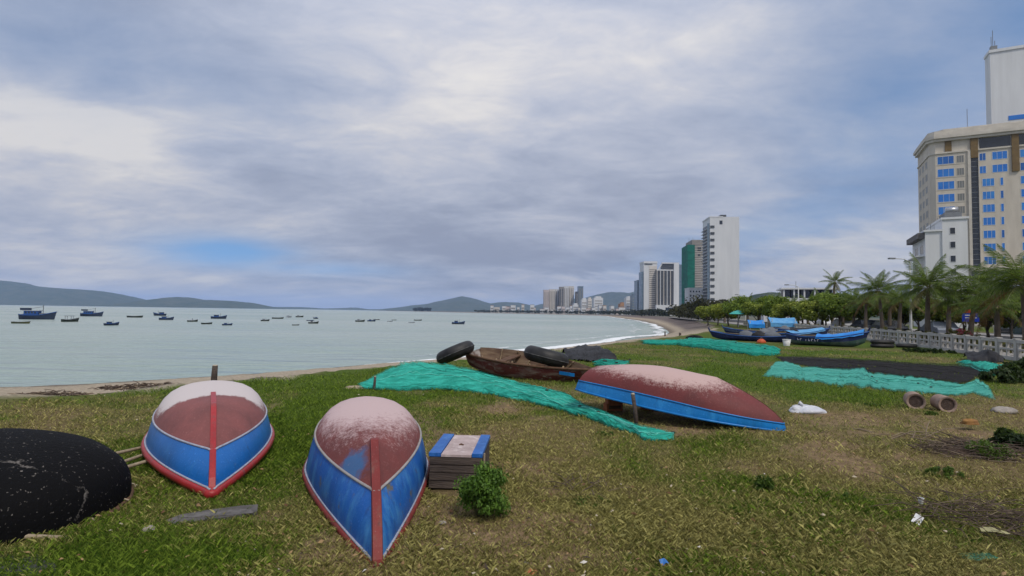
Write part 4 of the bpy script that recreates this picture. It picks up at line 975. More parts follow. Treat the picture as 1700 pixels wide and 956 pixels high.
def tree_mesh(seed, h, rad, n=2600, size=.22, c_lo=(.085, .14, .018), c_hi=(.32, .42, .055), clumps=22, trunk_r=.11, crown_base=.42, spread=1.0):
    rng = np.random.default_rng(seed); rnd = random.Random(seed)
    cs, rs = [], []
    for i in range(clumps):
        a = rnd.random()*2*math.pi; q = math.sqrt(rnd.random())*rad*.78*spread; z = h*(crown_base+.12)+(h*(1-crown_base)-.35*rad)*rnd.random()*(1-.45*(q/rad)**2)
        cs.append((q*math.cos(a), q*math.sin(a), z)); rs.append(rad*(.24+.22*rnd.random()))
    v, f, c = leaf_cloud(rng, cs, rs, n, size, c_lo, c_hi, seed=seed)
    crown = np_mesh('crown', v, f, leaf_m, c)
    tb = MB(); pts = [Vector((0, 0, -.2))]; x = y = 0
    for i in range(1, 6):
        x += rnd.uniform(-.08, .08); y += rnd.uniform(-.08, .08); pts.append(Vector((x, y, h*.55*i/5)))
    tb.tube(pts, [trunk_r*(1.25-.14*i) for i in range(6)], 8)
    for i in range(7):
        b = pts[2+i % 4]; e = Vector(cs[(i*3) % len(cs)]); m_ = b.lerp(e, .5)+Vector((0, 0, .12*h*.3))
        tb.tube([b, m_, e], [trunk_r*.55, trunk_r*.35, trunk_r*.12], 6)
    trunk = tb.mesh('trunk', bark, True)
    return trunk, crown
def frond_mesh(seed, L=2.6, rise=.55, droop=1.3, leaf=.55, n=34, c=((.040, .080, .011), (.17, .235, .034)), hang=.5, wind=.0):
    rnd = random.Random(seed); V, F, C = [], [], []
    pts = []
    for i in range(25):
        t = i/24; x = L*(t-.16*t**3*droop*.5); z = rise*L*t-droop*L*.5*t**2.2; pts.append(Vector((x, wind*t*t*L, z)))
    def P(t):
        f = t*24; i = min(int(f), 23); return pts[i].lerp(pts[i+1], f-i)
    base = len(V)
    for i, p in enumerate(pts):
        r = .030*(1-.85*i/24)
        for (a, b) in ((-r, 0), (0, r*.8), (r, 0)): V.append((p.x, p.y+a, p.z+b)); C.append((.14, .145, .05))
    for i in range(24):
        for j in (0, 1): F.append((i*3+j, i*3+j+1, i*3+3+j+1, i*3+3+j))
    for sd in (1, -1):
        for k in range(n):
            t = .10+.89*(k+rnd.random()*.5)/n; p = P(t); tg = (P(min(1, t+.02))-P(max(0, t-.02))).normalized()
            ll = leaf*(math.sin(math.pi*min(1, .12+t*.93))**.55)*(.8+.35*rnd.random())
            side = Vector((0, sd, 0)); fw = .55+.35*t
            d = (side+tg*fw+Vector((0, 0, -hang*(.6+.8*rnd.random())))).normalized()
            w = .014+.010*rnd.random(); wv = tg*w
            mid = p+d*ll*.5+Vector((0, 0, .03)); end = p+d*ll+Vector((0, 0, -hang*.35*ll))
            b = len(V); V += [tuple(p-wv*.5), tuple(p+wv*.5), tuple(mid+wv), tuple(mid-wv), tuple(end)]
            u = rnd.random(); cc = tuple(c[0][q]*(1-u)+c[1][q]*u for q in range(3)); C += [cc]*5
            F.append((b, b+1, b+2, b+3)); F.append((b+3, b+2, b+4, b+4))
    faces4 = np.array([f if f[2] != f[3] else f for f in F if f[2] != f[3]]); tri = [f[:3] for f in F if f[2] == f[3]]
    me = bpy.data.meshes.new('frond'); me.from_pydata(V, [], [tuple(f) for f in faces4]+[tuple(t) for t in tri])
    a = me.attributes.new('Col', 'FLOAT_COLOR', 'POINT'); cc = np.ones((len(V), 4), np.float32); cc[:, :3] = C; a.data.foreach_set('color', cc.ravel())
    me.materials.append(frond_m); return me
FR = [frond_mesh(1, 2.4, .16, .62, .52, 46, hang=.35, wind=-.06), frond_mesh(2, 2.6, .18, .85, .62, 48, hang=.5, wind=.05), frond_mesh(3, 2.5, .14, .95, .60, 48, hang=.65, wind=-.05), frond_mesh(4, 2.2, .05, .9, .52, 44, ((.08, .08, .02), (.20, .18, .05)), .7)]
FR_DRY = frond_mesh(9, 2.2, .0, .9, .46, 32, ((.13, .07, .02), (.24, .14, .045)), .6)
def palm(label, base, h, fl, seed, lean=(0, 0), n=20, trunk_r=.13, dry=2, group='coconut palms along the seafront'):
    rnd = random.Random(seed); root = empty('palm_tree', base, 0, label, 'palm tree', group)
    pts = []; rs = []
    for i in range(11):
        t = i/10; pts.append(Vector((lean[0]*t*t, lean[1]*t*t, h*t-.1*(1-t)))); rs.append(trunk_r*(1.35-.6*t)*(1+.05*(i % 2)))
    MB().tube(pts, rs, 9).build('trunk', bark, root, True)
    c = pts[-1]; s = fl/2.6
    for k in range(n):
        a = k*2.39996+rnd.uniform(-.25, .25); lv = k/n
        me = FR[0] if lv < .25 else FR[1] if lv < .55 else FR[2] if lv < .82 else FR[3]
        if k >= n-dry: me = FR_DRY
        link('frond', me, root, c+Vector((.06*math.cos(a), .06*math.sin(a), .05-.12*lv)), (rnd.uniform(-.3, .3), -R(72-100*lv**.85)+rnd.uniform(-.18, .18), a), s*rnd.uniform(.82, 1.12))
    nb = MB()
    for k in range(5):
        a = k*1.3; q = c+Vector((.16*math.cos(a), .16*math.sin(a), -.15))
        nb = MB(); P = [[q+Vector((.09*math.sin(math.pi*j/6)*math.cos(2*math.pi*i/8), .09*math.sin(math.pi*j/6)*math.sin(2*math.pi*i/8), .11*math.cos(math.pi*j/6))) for j in range(7)] for i in range(9)]
        nb.grid(P, flip=True).build('coconut', mat('young_coconut', (.10, .11, .03), (.16, .12, .05), scale=5, rough=.6), root, True)
    return root
def palm_px(label, px, cy, Y, rpx, seed, lean=(0, 0), n=20, dry=2, tr=.13):
    top = atd(px, cy, Y); x = top.x-lean[0]; y = Y-lean[1]
    palm(label, (x, y, .0), top.z, rpx*Y/FPX, seed, lean, n, tr, dry)
palm_px('tall slender coconut palm standing clear of the tree tops, left of the lamp post', 1386, 468, 72, 30, 1, (.4, 0), 18, 0, .16)
palm_px('coconut palm behind the railing, second to the right of the tall slender one', 1458, 482, 47, 50, 2, (-.3, 0), 26, 2)
palm_px('full coconut palm in front of the white corner building, trunk bare to the railing', 1541, 478, 35.5, 70, 3, (.1, 0), 30, 2, .14)
palm_px('broad coconut palm directly above the blue sign', 1622, 490, 34, 76, 4, (.5, 0), 30, 5)
palm_px('big coconut palm cut off by the right edge', 1698, 474, 28, 92, 5, (-.2, 0), 32, 6, .17)
palm_px('low bushy coconut palm between the blue sign and the right edge', 1655, 508, 31, 70, 6, (0, 0), 20, 4)
palm_px('small coconut palm just right of the tall slender one', 1418, 500, 58, 36, 7, (.1, 0), 18, 2)
palm_px('coconut palm standing among the trees right of the white tower', 1241, 506, 88, 24, 8, (0, 0), 18, 1, .18)
palm_px('coconut palm among the trees below the roof terrace building', 1343, 504, 78, 28, 9, (.2, 0), 18, 1, .15)
palm_px('coconut palm half hidden left of the full one', 1496, 498, 44, 44, 10, (.2, 0), 20, 3)
for px_, cy_, Y_, r_, sd_, lab_ in ((1262, 509, 84, 24, 21, 'coconut palm above the bright blue shelter'), (1288, 507, 80, 26, 22, 'coconut palm above the light blue tent'), (1314, 508, 76, 26, 23, 'coconut palm left of the street lamp behind the beached boats'), (1366, 503, 68, 32, 24, 'coconut palm below and left of the tall slender one'), (1400, 505, 64, 30, 25, 'low coconut palm in front of the tall slender one'), (1438, 500, 54, 36, 26, 'coconut palm above the dark blue parked car'), (1478, 502, 49, 38, 27, 'coconut palm above the black parked car'), (1576, 500, 40, 50, 28, 'coconut palm left of the broad one above the blue sign')):
    palm_px(lab_, px_, cy_, Y_, r_, sd_, (.1, 0), 18, 1, .14)
palm_px('far coconut palm at the left end of the tree row', 1203, 512, 118, 15, 11, (0, 0), 16, 1, .2)
TM = [tree_mesh(101, 4.6, 2.5, 7000, .30), tree_mesh(102, 4.2, 2.3, 6400, .29, (.09, .14, .018), (.36, .42, .055)), tree_mesh(103, 5.0, 2.7, 7400, .31, (.072, .125, .018), (.29, .39, .05)), tree_mesh(104, 3.6, 2.2, 6000, .28, (.10, .14, .018), (.38, .43, .06), crown_base=.34)]
def tree(label, px, Y, k, s, seed, group='leafy trees along the seafront'):
    x = xat(px, Y); rnd = random.Random(seed); root = empty('leafy_tree', (x, Y, 0), rnd.random()*6.28, label, 'tree', group)
    root.scale = (s*rnd.uniform(.92, 1.1), s*rnd.uniform(.92, 1.1), s)
    link('trunk', TM[k][0], root); link('crown', TM[k][1], root); return root
TREES = [(1176, 100, 3, .95), (1192, 92, 1, .95), (1210, 86, 3, 1.0), (1226, 80, 0, .95), (1258, 74, 1, .95), (1276, 80, 2, .92), (1292, 70, 0, .88), (1312, 66, 3, 1.0), (1332, 70, 1, .98), (1352, 62, 3, 1.02), (1370, 66, 2, .9), (1392, 60, 0, .9), (1410, 66, 3, 1.1), (1436, 58, 1, .92), (1472, 56, 2, .85), (1500, 54, 3, 1.0), (1524, 52, 2, .8), (1572, 46, 1, .8), (1600, 48, 0, .72), (1640, 44, 3, .9), (1680, 42, 2, .75)]
for i, (px, Y, k, s) in enumerate(TREES):
    o_ = ['first', 'second', 'third', 'fourth', 'fifth', 'sixth', 'seventh', 'eighth', 'ninth', 'tenth', 'eleventh', 'twelfth', 'thirteenth', 'fourteenth', 'fifteenth', 'sixteenth', 'seventeenth', 'eighteenth', 'nineteenth', 'twentieth', 'twenty-first'][i]
    tree('round leafy tree in the seafront row behind the railing, %s from the left' % o_, px, Y, k, s, i)
# far tree belts that read as one mass
def tree_belt(label, line, h, n, seed, size=1.2, c_lo=(.020, .028, .012), c_hi=(.06, .07, .028), w=8):
    rng = np.random.default_rng(seed); cs, rs = [], []
    pts = resample(line, 6)
    for x, y in pts:
        for q in range(3):
            cs.append((x+rng.normal()*w*.5, y+rng.normal()*w*.5, h*(.35+.4*rng.random()))); rs.append(h*(.28+.3*rng.random()))
    v, f, c = leaf_cloud(rng, cs, rs, n, size, c_lo, c_hi, seed=seed)
    tag(link('tree_belt', np_mesh('tree_belt', v, f, leaf_m, c)), label, 'trees', kind='stuff')
tree_belt('belt of seafront trees running away to the towers', [(49, 128), (58, 165), (72, 215), (92, 280), (112, 360)], 6.5, 9000, 5, 1.1, (.028, .032, .014), (.075, .075, .03), 7)
tree_belt('dark tree belt on the far side of the bay', [(135, 470), (160, 640), (180, 820), (150, 1040), (10, 1360), (-100, 1600)], 7, 9000, 6, 2.6, (.018, .026, .014), (.05, .06, .03), 14)
tree_belt('small dark wooded point left of the far town', [(-330, 2200), (-380, 2240), (-400, 2260)], 16, 1500, 7, 5, (.012, .018, .012), (.03, .04, .025), 14)

# hedge behind the railing, flowers
def shrub(name, label, cat, loc, size, n, ls, c_lo, c_hi, seed, group=None, stems=6, cl=.22):
    rng = np.random.default_rng(seed); rnd = random.Random(seed); root = empty(name, loc, 0, label, cat, group)
    cs, rs = [], []
    for i in range(18):
        a = rnd.random()*6.28; q = math.sqrt(rnd.random())*.85; cs.append((q*math.cos(a)*size[0], q*math.sin(a)*size[1], size[2]*(.12+.72*rnd.random()*(1-.45*q)))); rs.append(min(size)*(cl+.26*rnd.random()))
    v, f, c = leaf_cloud(rng, cs, rs, n, ls, c_lo, c_hi, seed=seed, shell=.2, droop=.35)
    v[:, 2] = np.maximum(v[:, 2], .004)
    link('foliage', np_mesh('foliage', v, f, leaf_m, c), root)
    sb = MB()
    for i in range(stems):
        e = Vector(cs[i]); sb.tube([(e.x*.15, e.y*.15, -.02), (e.x*.5, e.y*.5, e.z*.6), tuple(e)], [ls*.12, ls*.09, ls*.05], 5)
    sb.build('stem', mat('green_stem', (.07, .08, .03), (.10, .08, .04), scale=8, rough=.8), root, True)
    return root
for i, (x, y) in enumerate(walk(offset_line(WL, 1.4), 3.0)[1:22]):
    nth = ['nearest', 'second nearest', 'third nearest', 'fourth nearest', 'fifth nearest', 'sixth nearest', 'seventh nearest', 'eighth nearest', 'ninth nearest', 'tenth nearest', 'eleventh nearest', 'twelfth nearest'] + [t+' nearest' for t in ('thirteenth', 'fourteenth', 'fifteenth', 'sixteenth', 'seventeenth', 'eighteenth', 'nineteenth', 'twentieth', 'twenty-first', 'twenty-second')]
    shrub('hedge_shrub', ('yellow green hedge shrub showing over the railing, %s to the viewer' % nth[i]), 'hedge', (x, y, .12), (1.5, .6, .85+.25*(i % 3)), 420, .16, (.045, .055, .012), (.17, .16, .03), 300+i, 'hedge shrubs behind the railing', 4)
p_ = atd(1598, 549, 32.5)
fl = shrub('flowering_shrub', 'pink flowering shrub over the railing left of the blue sign posts', 'shrub', (p_.x, 32.5, .1), (.6, .4, .95), 300, .14, (.04, .06, .015), (.10, .12, .03), 77)
rng = np.random.default_rng(5); v, f, c = leaf_cloud(rng, [(0, 0, .85), (.3, 0, .75), (-.3, .0, .78)], [.3, .25, .25], 160, .14, (.45, .08, .10), (.62, .22, .22)); link('blossom', np_mesh('blossom', v, f, leaf_m, c), fl)

# weeds and shrubs in the grass
GR = ((.045, .085, .012), (.14, .22, .032))
shrub('leafy_shrub', 'bright green leafy shrub growing in front of the plank locker', 'shrub', at(797, 868)+Vector((0, .10, 0)), (.20, .18, .56), 6000, .028, (.05, .11, .014), (.17, .31, .04), 1, None, 9, .5)
WEEDS = [(1268, 812, .10, .17, 'upright green weed in the grass below the bow of the propped boat'), (1004, 723, .14, .06, 'low green weed in front of the end of the long teal net'), (1405, 835, .24, .07, 'spreading green weed at mid right in the grass'), (1546, 690, .10, .10, 'light green tuft growing between the two round drums'), (1640, 760, .26, .26, 'dark leafy weed behind the brush pile'), (1450, 675, .18, .08, 'leafy weed between the white sack and the round drums'), (980, 838, .22, .06, 'dark straggling weed in the dry grass right of the locker'), (1570, 790, .26, .08, 'bright green weed patch at the front of the brush pile'), (1020, 885, .06, .05, 'small bright weed above the blue scrap')]
for i, (px, py, w, h, lab) in enumerate(WEEDS):
    shrub('weed', lab, 'weed', at(px, py), (w, w*.9, h), int(320+1900*w), .034, *GR, 500+i, 'weeds in the grass', 3)
BIG = [(1672, 634, .8, .55, 'thick dark green plant at the right edge beyond the teal nets'), (1700, 620, .7, .6, 'dark green bush against the near end of the railing'), (1560, 586, .9, .28, 'low green growth along the railing left of the tarpaulin bundle'), (1520, 584, .8, .24, 'low green growth along the railing beside the far tyres'), (1690, 748, .35, .34, 'dark leafy bush right of the brush pile')]
for i, (px, py, w, h, lab) in enumerate(BIG):
    shrub('ground_shrub', lab, 'shrub', at(px, py), (w, w*.6, h), 1500, .10, (.016, .034, .010), (.06, .095, .02), 600+i, 'shrubs near the railing', 4)

# dead brush
twig_m = mat('dead_twig', (.125, .092, .068), (.06, .042, .034), scale=9, rough=.95)
twig_p = mat('pale_dead_twig', (.26, .205, .14), (.16, .12, .085), scale=9, rough=.95)
def brush(name, label, loc, rx, ry, h, n, seed, l=.5, r=.006, mound=None, pale=.15):
    rnd = random.Random(seed); root = empty(name, loc, 0, label, 'brush'); a_, b_ = MB(), MB()
    for i in range(n):
        a = rnd.random()*6.28; q = math.sqrt(rnd.random()); x, y = rx*q*math.cos(a), ry*q*math.sin(a); z = h*(1-q*q)*rnd.random()+.02
        d = rnd.random()*6.28; ll = l*(.4+rnd.random()); dz = rnd.uniform(-.12, .28)*ll
        p0 = Vector((x, y, max(.015, z))); p2 = p0+Vector((ll*math.cos(d), ll*math.sin(d), dz)); p2.z = max(.01, p2.z)
        p1 = p0.lerp(p2, .5)+Vector((rnd.uniform(-.1, .1)*ll, rnd.uniform(-.1, .1)*ll, rnd.uniform(0, .12)*ll))
        rr = r*(.5+rnd.random()); (b_ if rnd.random() < pale else a_).tube([p0, p1, p2], [rr, rr*.8, rr*.35], 4, caps=False)
    a_.build('dark_twigs', twig_m, root); b_.build('pale_twigs', twig_p, root)
    if mound:
        P = [[Vector((rx*.9*q*math.cos(t), ry*.9*q*math.sin(t), h*.55*(1-q*q)*(.6+.8*fb(q*4*math.cos(t), q*4*math.sin(t), 3, seed))-.02*q)) for q in [j/8 for j in range(9)]] for t in [2*math.pi*i/28 for i in range(29)]]
        MB().grid(P, flip=True).build('earth_mound', mound, root, True)
    return root
dirt = mat('dark_leaf_litter', (.085, .055, .038), (.045, .03, .022), scale=14, rough=.98, bump=.9, bscale=40)
brush('brush_pile', 'heap of dark dead twigs and leaf litter at the right', at(1640, 765)+Vector((.1, .35, 0)), .66, .45, .17, 340, 3, .26, .005, dirt, .25)
brush('dead_branches', 'thin dark dead branches sprawling at the lower right edge', at(1645, 880)+Vector((.1, .15, 0)), .52, .42, .12, 150, 4, .45, .0036, None, .05)
brush('fallen_twigs', 'few pale fallen twigs beside the brush pile', at(1500, 728), .5, .3, .03, 12, 5, .5, .008, None, 1.0)
brush('fallen_twigs', 'small dark twig tangle in the dry grass at centre right', at(970, 815), .28, .2, .04, 26, 6, .26, .004, None, .3)
blob_thing('dry_leaf', 'curled orange dry palm leaf on top of the brush pile', 'leaf', at(1615, 716)+Vector((0, .05, .12)), (.13, .08, .06), mat('orange_dry_leaf', (.32, .17, .05), (.20, .10, .04), scale=10, rough=.9), 33, 16, .4)
brush('washed_up_debris', 'dark tangle of washed up debris along the beach edge behind the left boat', at(225, 642)+Vector((0, .9, -.2)), 1.5, .3, .14, 420, 8, .16, .012, None, .2)
brush('washed_up_debris', 'smaller brown tangle of washed up debris at the left end of the beach', at(30, 655)+Vector((0, .9, -.2)), .9, .25, .12, 240, 9, .16, .012, None, .3)

# ------------------------------------------------------------------ grass blades
def make_grass():
    n = 1000000; rng = np.random.default_rng(3)
    u = rng.random(n); r0, r1 = 2.6, 34.0
    r = 1/(1/r0+(1/r1-1/r0)*u**.92)
    az = (rng.random(n)*2-1)*R(50)
    # clumping
    x = r*np.sin(az); y = r*np.cos(az)
    z, dg, iw = ground(x, y); d = dryness(x, y)
    thin = fbm(x*2.6, y*2.6, 3, 71)
    bare = bareness(x, y)
    keep = (rng.random(n) > .62*bare) & (dg > .1+.4*rng.random(n)+1.3*np.clip(fbm(x*.9, y*.9, 4, 40)-.42, 0, 1)) & (rng.random(n) < np.clip(1.25-.55*d+1.2*(thin-.5), .12, 1))
    for poly in EXCL:
        keep &= ~(pip(x, y, poly) & (rng.random(n) < .93))
    for (sx, sy), (bx, by), w in (((-4.3, 7.8), (-3.1, 5.7), .34), ((-1.9, 7.2), (-1.2, 4.9), .34), ((-.5, 5.28), (-.5, 6.05), .26)):
        keep &= pdist(x, y, [(sx, sy), (bx, by)]) > w
    keep &= np.hypot(x+4.46, (y-4.48)/.86) > .92
    x, y, z, d, r = x[keep], y[keep], z[keep], d[keep], r[keep]; n = len(x)
    t = rng.random(n)**1.6
    dd = np.clip(d+(rng.random(n)-.5)*.75+.25*(fbm(x*5, y*5, 2, 31)-.5), 0, 1)
    g_lo = np.array([.050, .098, .010]); g_hi = np.array([.255, .36, .044]); y_lo = np.array([.135, .125, .034]); y_hi = np.array([.60, .545, .20])
    green = g_lo+(g_hi-g_lo)*t[:, None]; dry = y_lo+(y_hi-y_lo)*t[:, None]
    k = sstep(.35, .68, dd)[:, None]; col = green*(1-k)+dry*k
    tall = fbm(x*1.1+9, y*1.1, 3, 55)
    h = (.014+.040*rng.random(n)**2.0)*(.6+1.1*tall)*(1.05-.35*d)
    tuft = (fbm(x*3.3+4, y*3.3, 2, 88) > .62) & (rng.random(n) < .25); h = np.where(tuft, h*1.45, h); flat = rng.random(n) < .18; h = np.where(flat, h*.5, h)
    h *= 1+.02*r
    w = np.maximum(.0011, .00042*r)*(.7+.6*rng.random(n))
    a = rng.random(n)*2*math.pi; lean = (.25+.8*rng.random(n)+.3*d)*h + np.where(flat, .010+.022*rng.random(n), 0); la = a+rng.normal(size=n)*.9
    wx, wy = np.cos(a)*w, np.sin(a)*w
    V = np.empty((n, 4, 3), np.float32)
    mx, my = np.cos(la)*lean, np.sin(la)*lean
    V[:, 0] = np.stack([x-wx, y-wy, z-.004], -1); V[:, 1] = np.stack([x+wx, y+wy, z-.004], -1)
    V[:, 2] = np.stack([x+mx*.4+wx*.8, y+my*.4+wy*.8, z+h*.62], -1); V[:, 3] = np.stack([x+mx, y+my, z+h*.9], -1)
    base = np.arange(n)[:, None]*4
    F = np.concatenate([base+np.array([[0, 1, 2]]), base+np.array([[0, 2, 3]])], 1).reshape(-1, 3)
    me = np_mesh('grass', V.reshape(-1, 3), F, mat_attr('grass_blades', .8, .3, .12), np.repeat(col, 4, axis=0))
    tag(link('grass', me), 'short patchy green and straw coloured grass covering the shore', 'grass', kind='stuff')
make_grass()

def make_litter():
    rng = np.random.default_rng(9); n = 1500
    r = 1/(1/2.7+(1/13-1/2.7)*rng.random(n)); az = (rng.random(n)*2-1)*R(48); x = r*np.sin(az); y = r*np.cos(az)
    z, dg, iw = ground(x, y); k = (dg > .3)
    for poly in EXCL: k &= ~pip(x, y, poly)
    x, y, z = x[k], y[k], z[k]; n = len(x)
    s = .008+.022*rng.random(n)**2.2; a = rng.random(n)*6.28; u = np.stack([np.cos(a), np.sin(a), rng.normal(size=n)*.25], -1)*s[:, None]; v = np.stack([-np.sin(a), np.cos(a), rng.normal(size=n)*.25], -1)*(s*.55)[:, None]
    p = np.stack([x, y, z+.02+.02*rng.random(n)], -1); up = np.array([0, 0, 1.0])*(s*.5)[:, None]
    V = np.stack([p-u, p-v, p+u, p+v, p+up], 1).reshape(-1, 3); b = np.arange(n)[:, None]*5
    F = np.concatenate([b+np.array([[0, 1, 4]]), b+np.array([[1, 2, 4]]), b+np.array([[2, 3, 4]]), b+np.array([[3, 0, 4]])], 1).reshape(-1, 3)
    pal = np.array([(.42, .36, .27), (.14, .075, .04), (.30, .20, .10), (.06, .045, .035), (.55, .52, .47), (.22, .14, .07)]); c = pal[rng.choice(6, n, p=[.14, .28, .22, .19, .015, .155])]
    me = np_mesh('ground_litter', V, F, mat_attr('litter_bits', .9, 0, .1), np.repeat(c, 5, axis=0)); tag(link('ground_litter', me), 'scattered dry leaf bits and pebbles in the grass', 'litter', kind='stuff')
make_litter()
# ------------------------------------------------------------------ hotel with blue windows
beige = mat('beige_render', (.60, .545, .465), (.50, .45, .38), scale=.5, rough=.85, stretch=(1, 1, .2), detail=8); beige_l = mat('pale_cornice', (.60, .56, .49), (.50, .46, .40), scale=.5, rough=.8)
bronze = mat('brown_decor_panel', (.20, .135, .055), (.14, .09, .04), scale=.8, rough=.6); dark_glass = mat_glass('dark_window_glass', (.018, .022, .028)); grey_glass = mat_glass('grey_louvre_glass', (.16, .165, .16), .4)
blue_glass = mat_glass('blue_film_glass', (.010, .15, .56), .10, (.02, .20, .62)); BG = [blue_glass, mat_glass('deep_blue_film_glass', (.006, .09, .36), .08, (.012, .14, .46)), mat_glass('light_blue_film_glass', (.03, .24, .64), .14, (.015, .16, .55))]; wrnd = random.Random(5); white_b = mat('white_render', (.70, .71, .72), (.55, .555, .56), scale=.5, rough=.85, lo=.3, hi=.85, stretch=(1, 1, .12), detail=8)
alu = mat('pale_window_frame', (.55, .58, .60), rough=.5); roofgrey = mat('grey_roof_metal', (.22, .23, .24), (.16, .17, .18), scale=.6, rough=.6)
def window(root, name, x0, x1, z0, z1, y, glass, frame=None, cols=2, axis='x', depth=.16, fr=.09, proud=.05):
    """window on the local face y=const (axis x) or x=const (axis y); the pane is recessed inside its frame"""
    frame = frame or alu; f = MB()
    def B(a0, a1, b0, b1, d0, d1):
        if axis == 'x': f.lohi((a0, y+d0, b0), (a1, y+d1, b1))
        else: f.lohi((y+d0, a0, b0), (y+d1, a1, b1))
    B(x0, x1, z0, z0+fr, -proud, .02); B(x0, x1, z1-fr, z1, -proud, .02); B(x0, x0+fr, z0+fr, z1-fr, -proud, .02); B(x1-fr, x1, z0+fr, z1-fr, -proud, .02)
    for k in range(1, cols):
        xm = x0+(x1-x0)*k/cols; B(xm-.03, xm+.03, z0+fr, z1-fr, -proud*.8, .02)
    o = f.build(name, frame, root)
    p = MB()
    if axis == 'x': p.lohi((x0+fr, y-proud*.45, z0+fr), (x1-fr, y-.004, z1-fr))
    else: p.lohi((y-proud*.45, x0+fr, z0+fr), (y-.004, x1-fr, z1-fr))
    p.build('pane', wrnd.choice((BG[0], BG[0], BG[1], BG[2])) if glass is blue_glass else glass, o); return o
HC = atd(1545, 300, 145); A27 = R(-27)
hot = empty('hotel_building', (HC.x, HC.y, 0), A27, 'large beige hotel with rows of blue windows at the right edge', 'building')
HW, HD, HH = 36, 15.5, 49.2
MB().poly([(1.1, 0), (HW, 0), (HW, HD), (0, HD), (0, 1.1)], -1, HH).build('wall', beige, hot)
for k, (z0, z1, e) in enumerate(((45.9, 46.3, .25), (49.2, 49.9, .7), (49.9, 50.7, 1.1), (50.7, 51.3, .8), (51.3, 52.1, .3))):
    MB().poly([(1.1-e*.4, -e), (HW, -e), (HW, HD), (-e, HD), (-e, 1.1-e*.4)], z0+.003, z1).build('cornice', beige_l, hot)
MB().poly([(3.2, 1), (HW-.5, 1), (HW-.5, HD-.5), (1, HD-.5), (1, 3.2)], 52.1, 52.8).build('parapet', beige_l, hot)
rows = [44.1-3.4*k for k in range(12)]
for k, zc in enumerate(rows):
    window(hot, 'window', 1.5, 5.1, zc-1.1, zc+1.1, 0, blue_glass, cols=3)
    window(hot, 'window', 5.6, 7.2, zc-1.0, zc+1.0, 0, grey_glass, beige_l, cols=3)
    if k < 2:
        window(hot, 'window', 10.3, 11.7, zc-1.0, zc+1.0, 0, blue_glass, cols=2); window(hot, 'window', 12.9, 16.0, zc-1.0, zc+1.1, 0, blue_glass, cols=3)
    else:
        window(hot, 'window', 10.8, 13.3, zc-1.05, zc+1.05, 0, blue_glass, cols=3); window(hot, 'window', 14.4, 15.1, zc-1.05, zc+1.05, 0, blue_glass, cols=1)
    window(hot, 'window', 18.4, 22.4, zc-1.05, zc+1.05, 0, blue_glass, cols=3); window(hot, 'window', 23.2, 26, zc-1.05, zc+1.05, 0, blue_glass, cols=3)
    for y0 in (3.4, 7.4, 11.4): window(hot, 'window', y0, y0+2.4, zc-1.0, zc+1.0, 0, grey_glass, beige_l, cols=2, axis='y')
    MB().lohi((1.3, -.06, zc-1.32), (8.3, .02, zc-1.2)).build('string_course', beige_l, hot)
MB().lohi((7.9, -.35, 0), (8.5, .05, 45.9)).build('pilaster', beige_l, hot); MB().lohi((10.05, -.35, 0), (10.25, .05, 44.8)).build('pilaster', beige_l, hot)
MB().lohi((8.502, -.06, 8), (10.048, .05, 44.8)).build('lift_glazing', dark_glass, hot)
for k in range(26): MB().lohi((8.56, -.12, 9+k*1.36), (10.0, -.062, 9.10+k*1.36)).build('glazing_bar', roofgrey, hot)
for x0, x1, z0 in ((8.52, 10.04, 44.0), (16.8, 18.2, 39.6)): MB().lohi((x0, -.42, z0), (x1, -.02, 49.8)).build('brown_panel', bronze, hot)
MB().lohi((10.4, -.03, 46.4), (16.7, .3, 49.1)).build('attic_window', dark_glass, hot); MB().lohi((18.3, -.03, 46.4), (30, .3, 49.1)).build('attic_window', dark_glass, hot)
MB().lohi((3.2, -.2, 46.0), (4.6, .05, 49.1)).build('brown_panel', bronze, hot)
MB().lohi((7.9, -3.2, 14.0), (30, 0, 14.9)).build('canopy', beige_l, hot); MB().lohi((8.2, -2.8, 10.9), (30, 0, 14.0)).build('podium_band', roofgrey, hot)
MB().lohi((8, -2.6, 0), (30, 0, 10.9)).build('podium', beige, hot)
for k in range(5): window(hot, 'podium_window', 9+k*4, 12+k*4, 5.5, 9.5, -2.6, dark_glass, cols=2)
for q, h_ in ((9.0, 6.5),):
    MB().tube([(q, 4, 52), (q, 4, 52+h_)], .07, 5).build('antenna', roofgrey, hot)
tw = empty('tower_block', (atd(1646, 200, 172).x, 172, 0), A27, 'plain white tower block rising behind the beige hotel', 'building')
th = atd(1638, 88, 172).z
MB().lohi((0, 0, 0), (40, 5, th)).build('wall', white_b, tw); MB().lohi((-.3, -.3, th), (40, 5, th+.9)).build('parapet', white_b, tw)
MB().lohi((4.2, -.12, atd(1665, 200, 172).z-.6), (10.2, .05, atd(1665, 200, 172).z+.8)).build('window', blue_glass, tw)
for z in range(8): window(tw, 'window', 12.3, 14.2, th-6-4*z, th-3.6-4*z, 0, dark_glass, cols=1)
for x, h_ in ((.8, 5), (1.7, 3.5), (1.2, 7)): MB().tube([(x, 1.5, th+.9), (x, 1.5, th+.9+h_)], .09, 5).build('antenna', roofgrey, tw)
MB().lohi((.5, 1.0, th+.9), (2.2, 2.2, th+2.6)).build('equipment_box', roofgrey, tw)
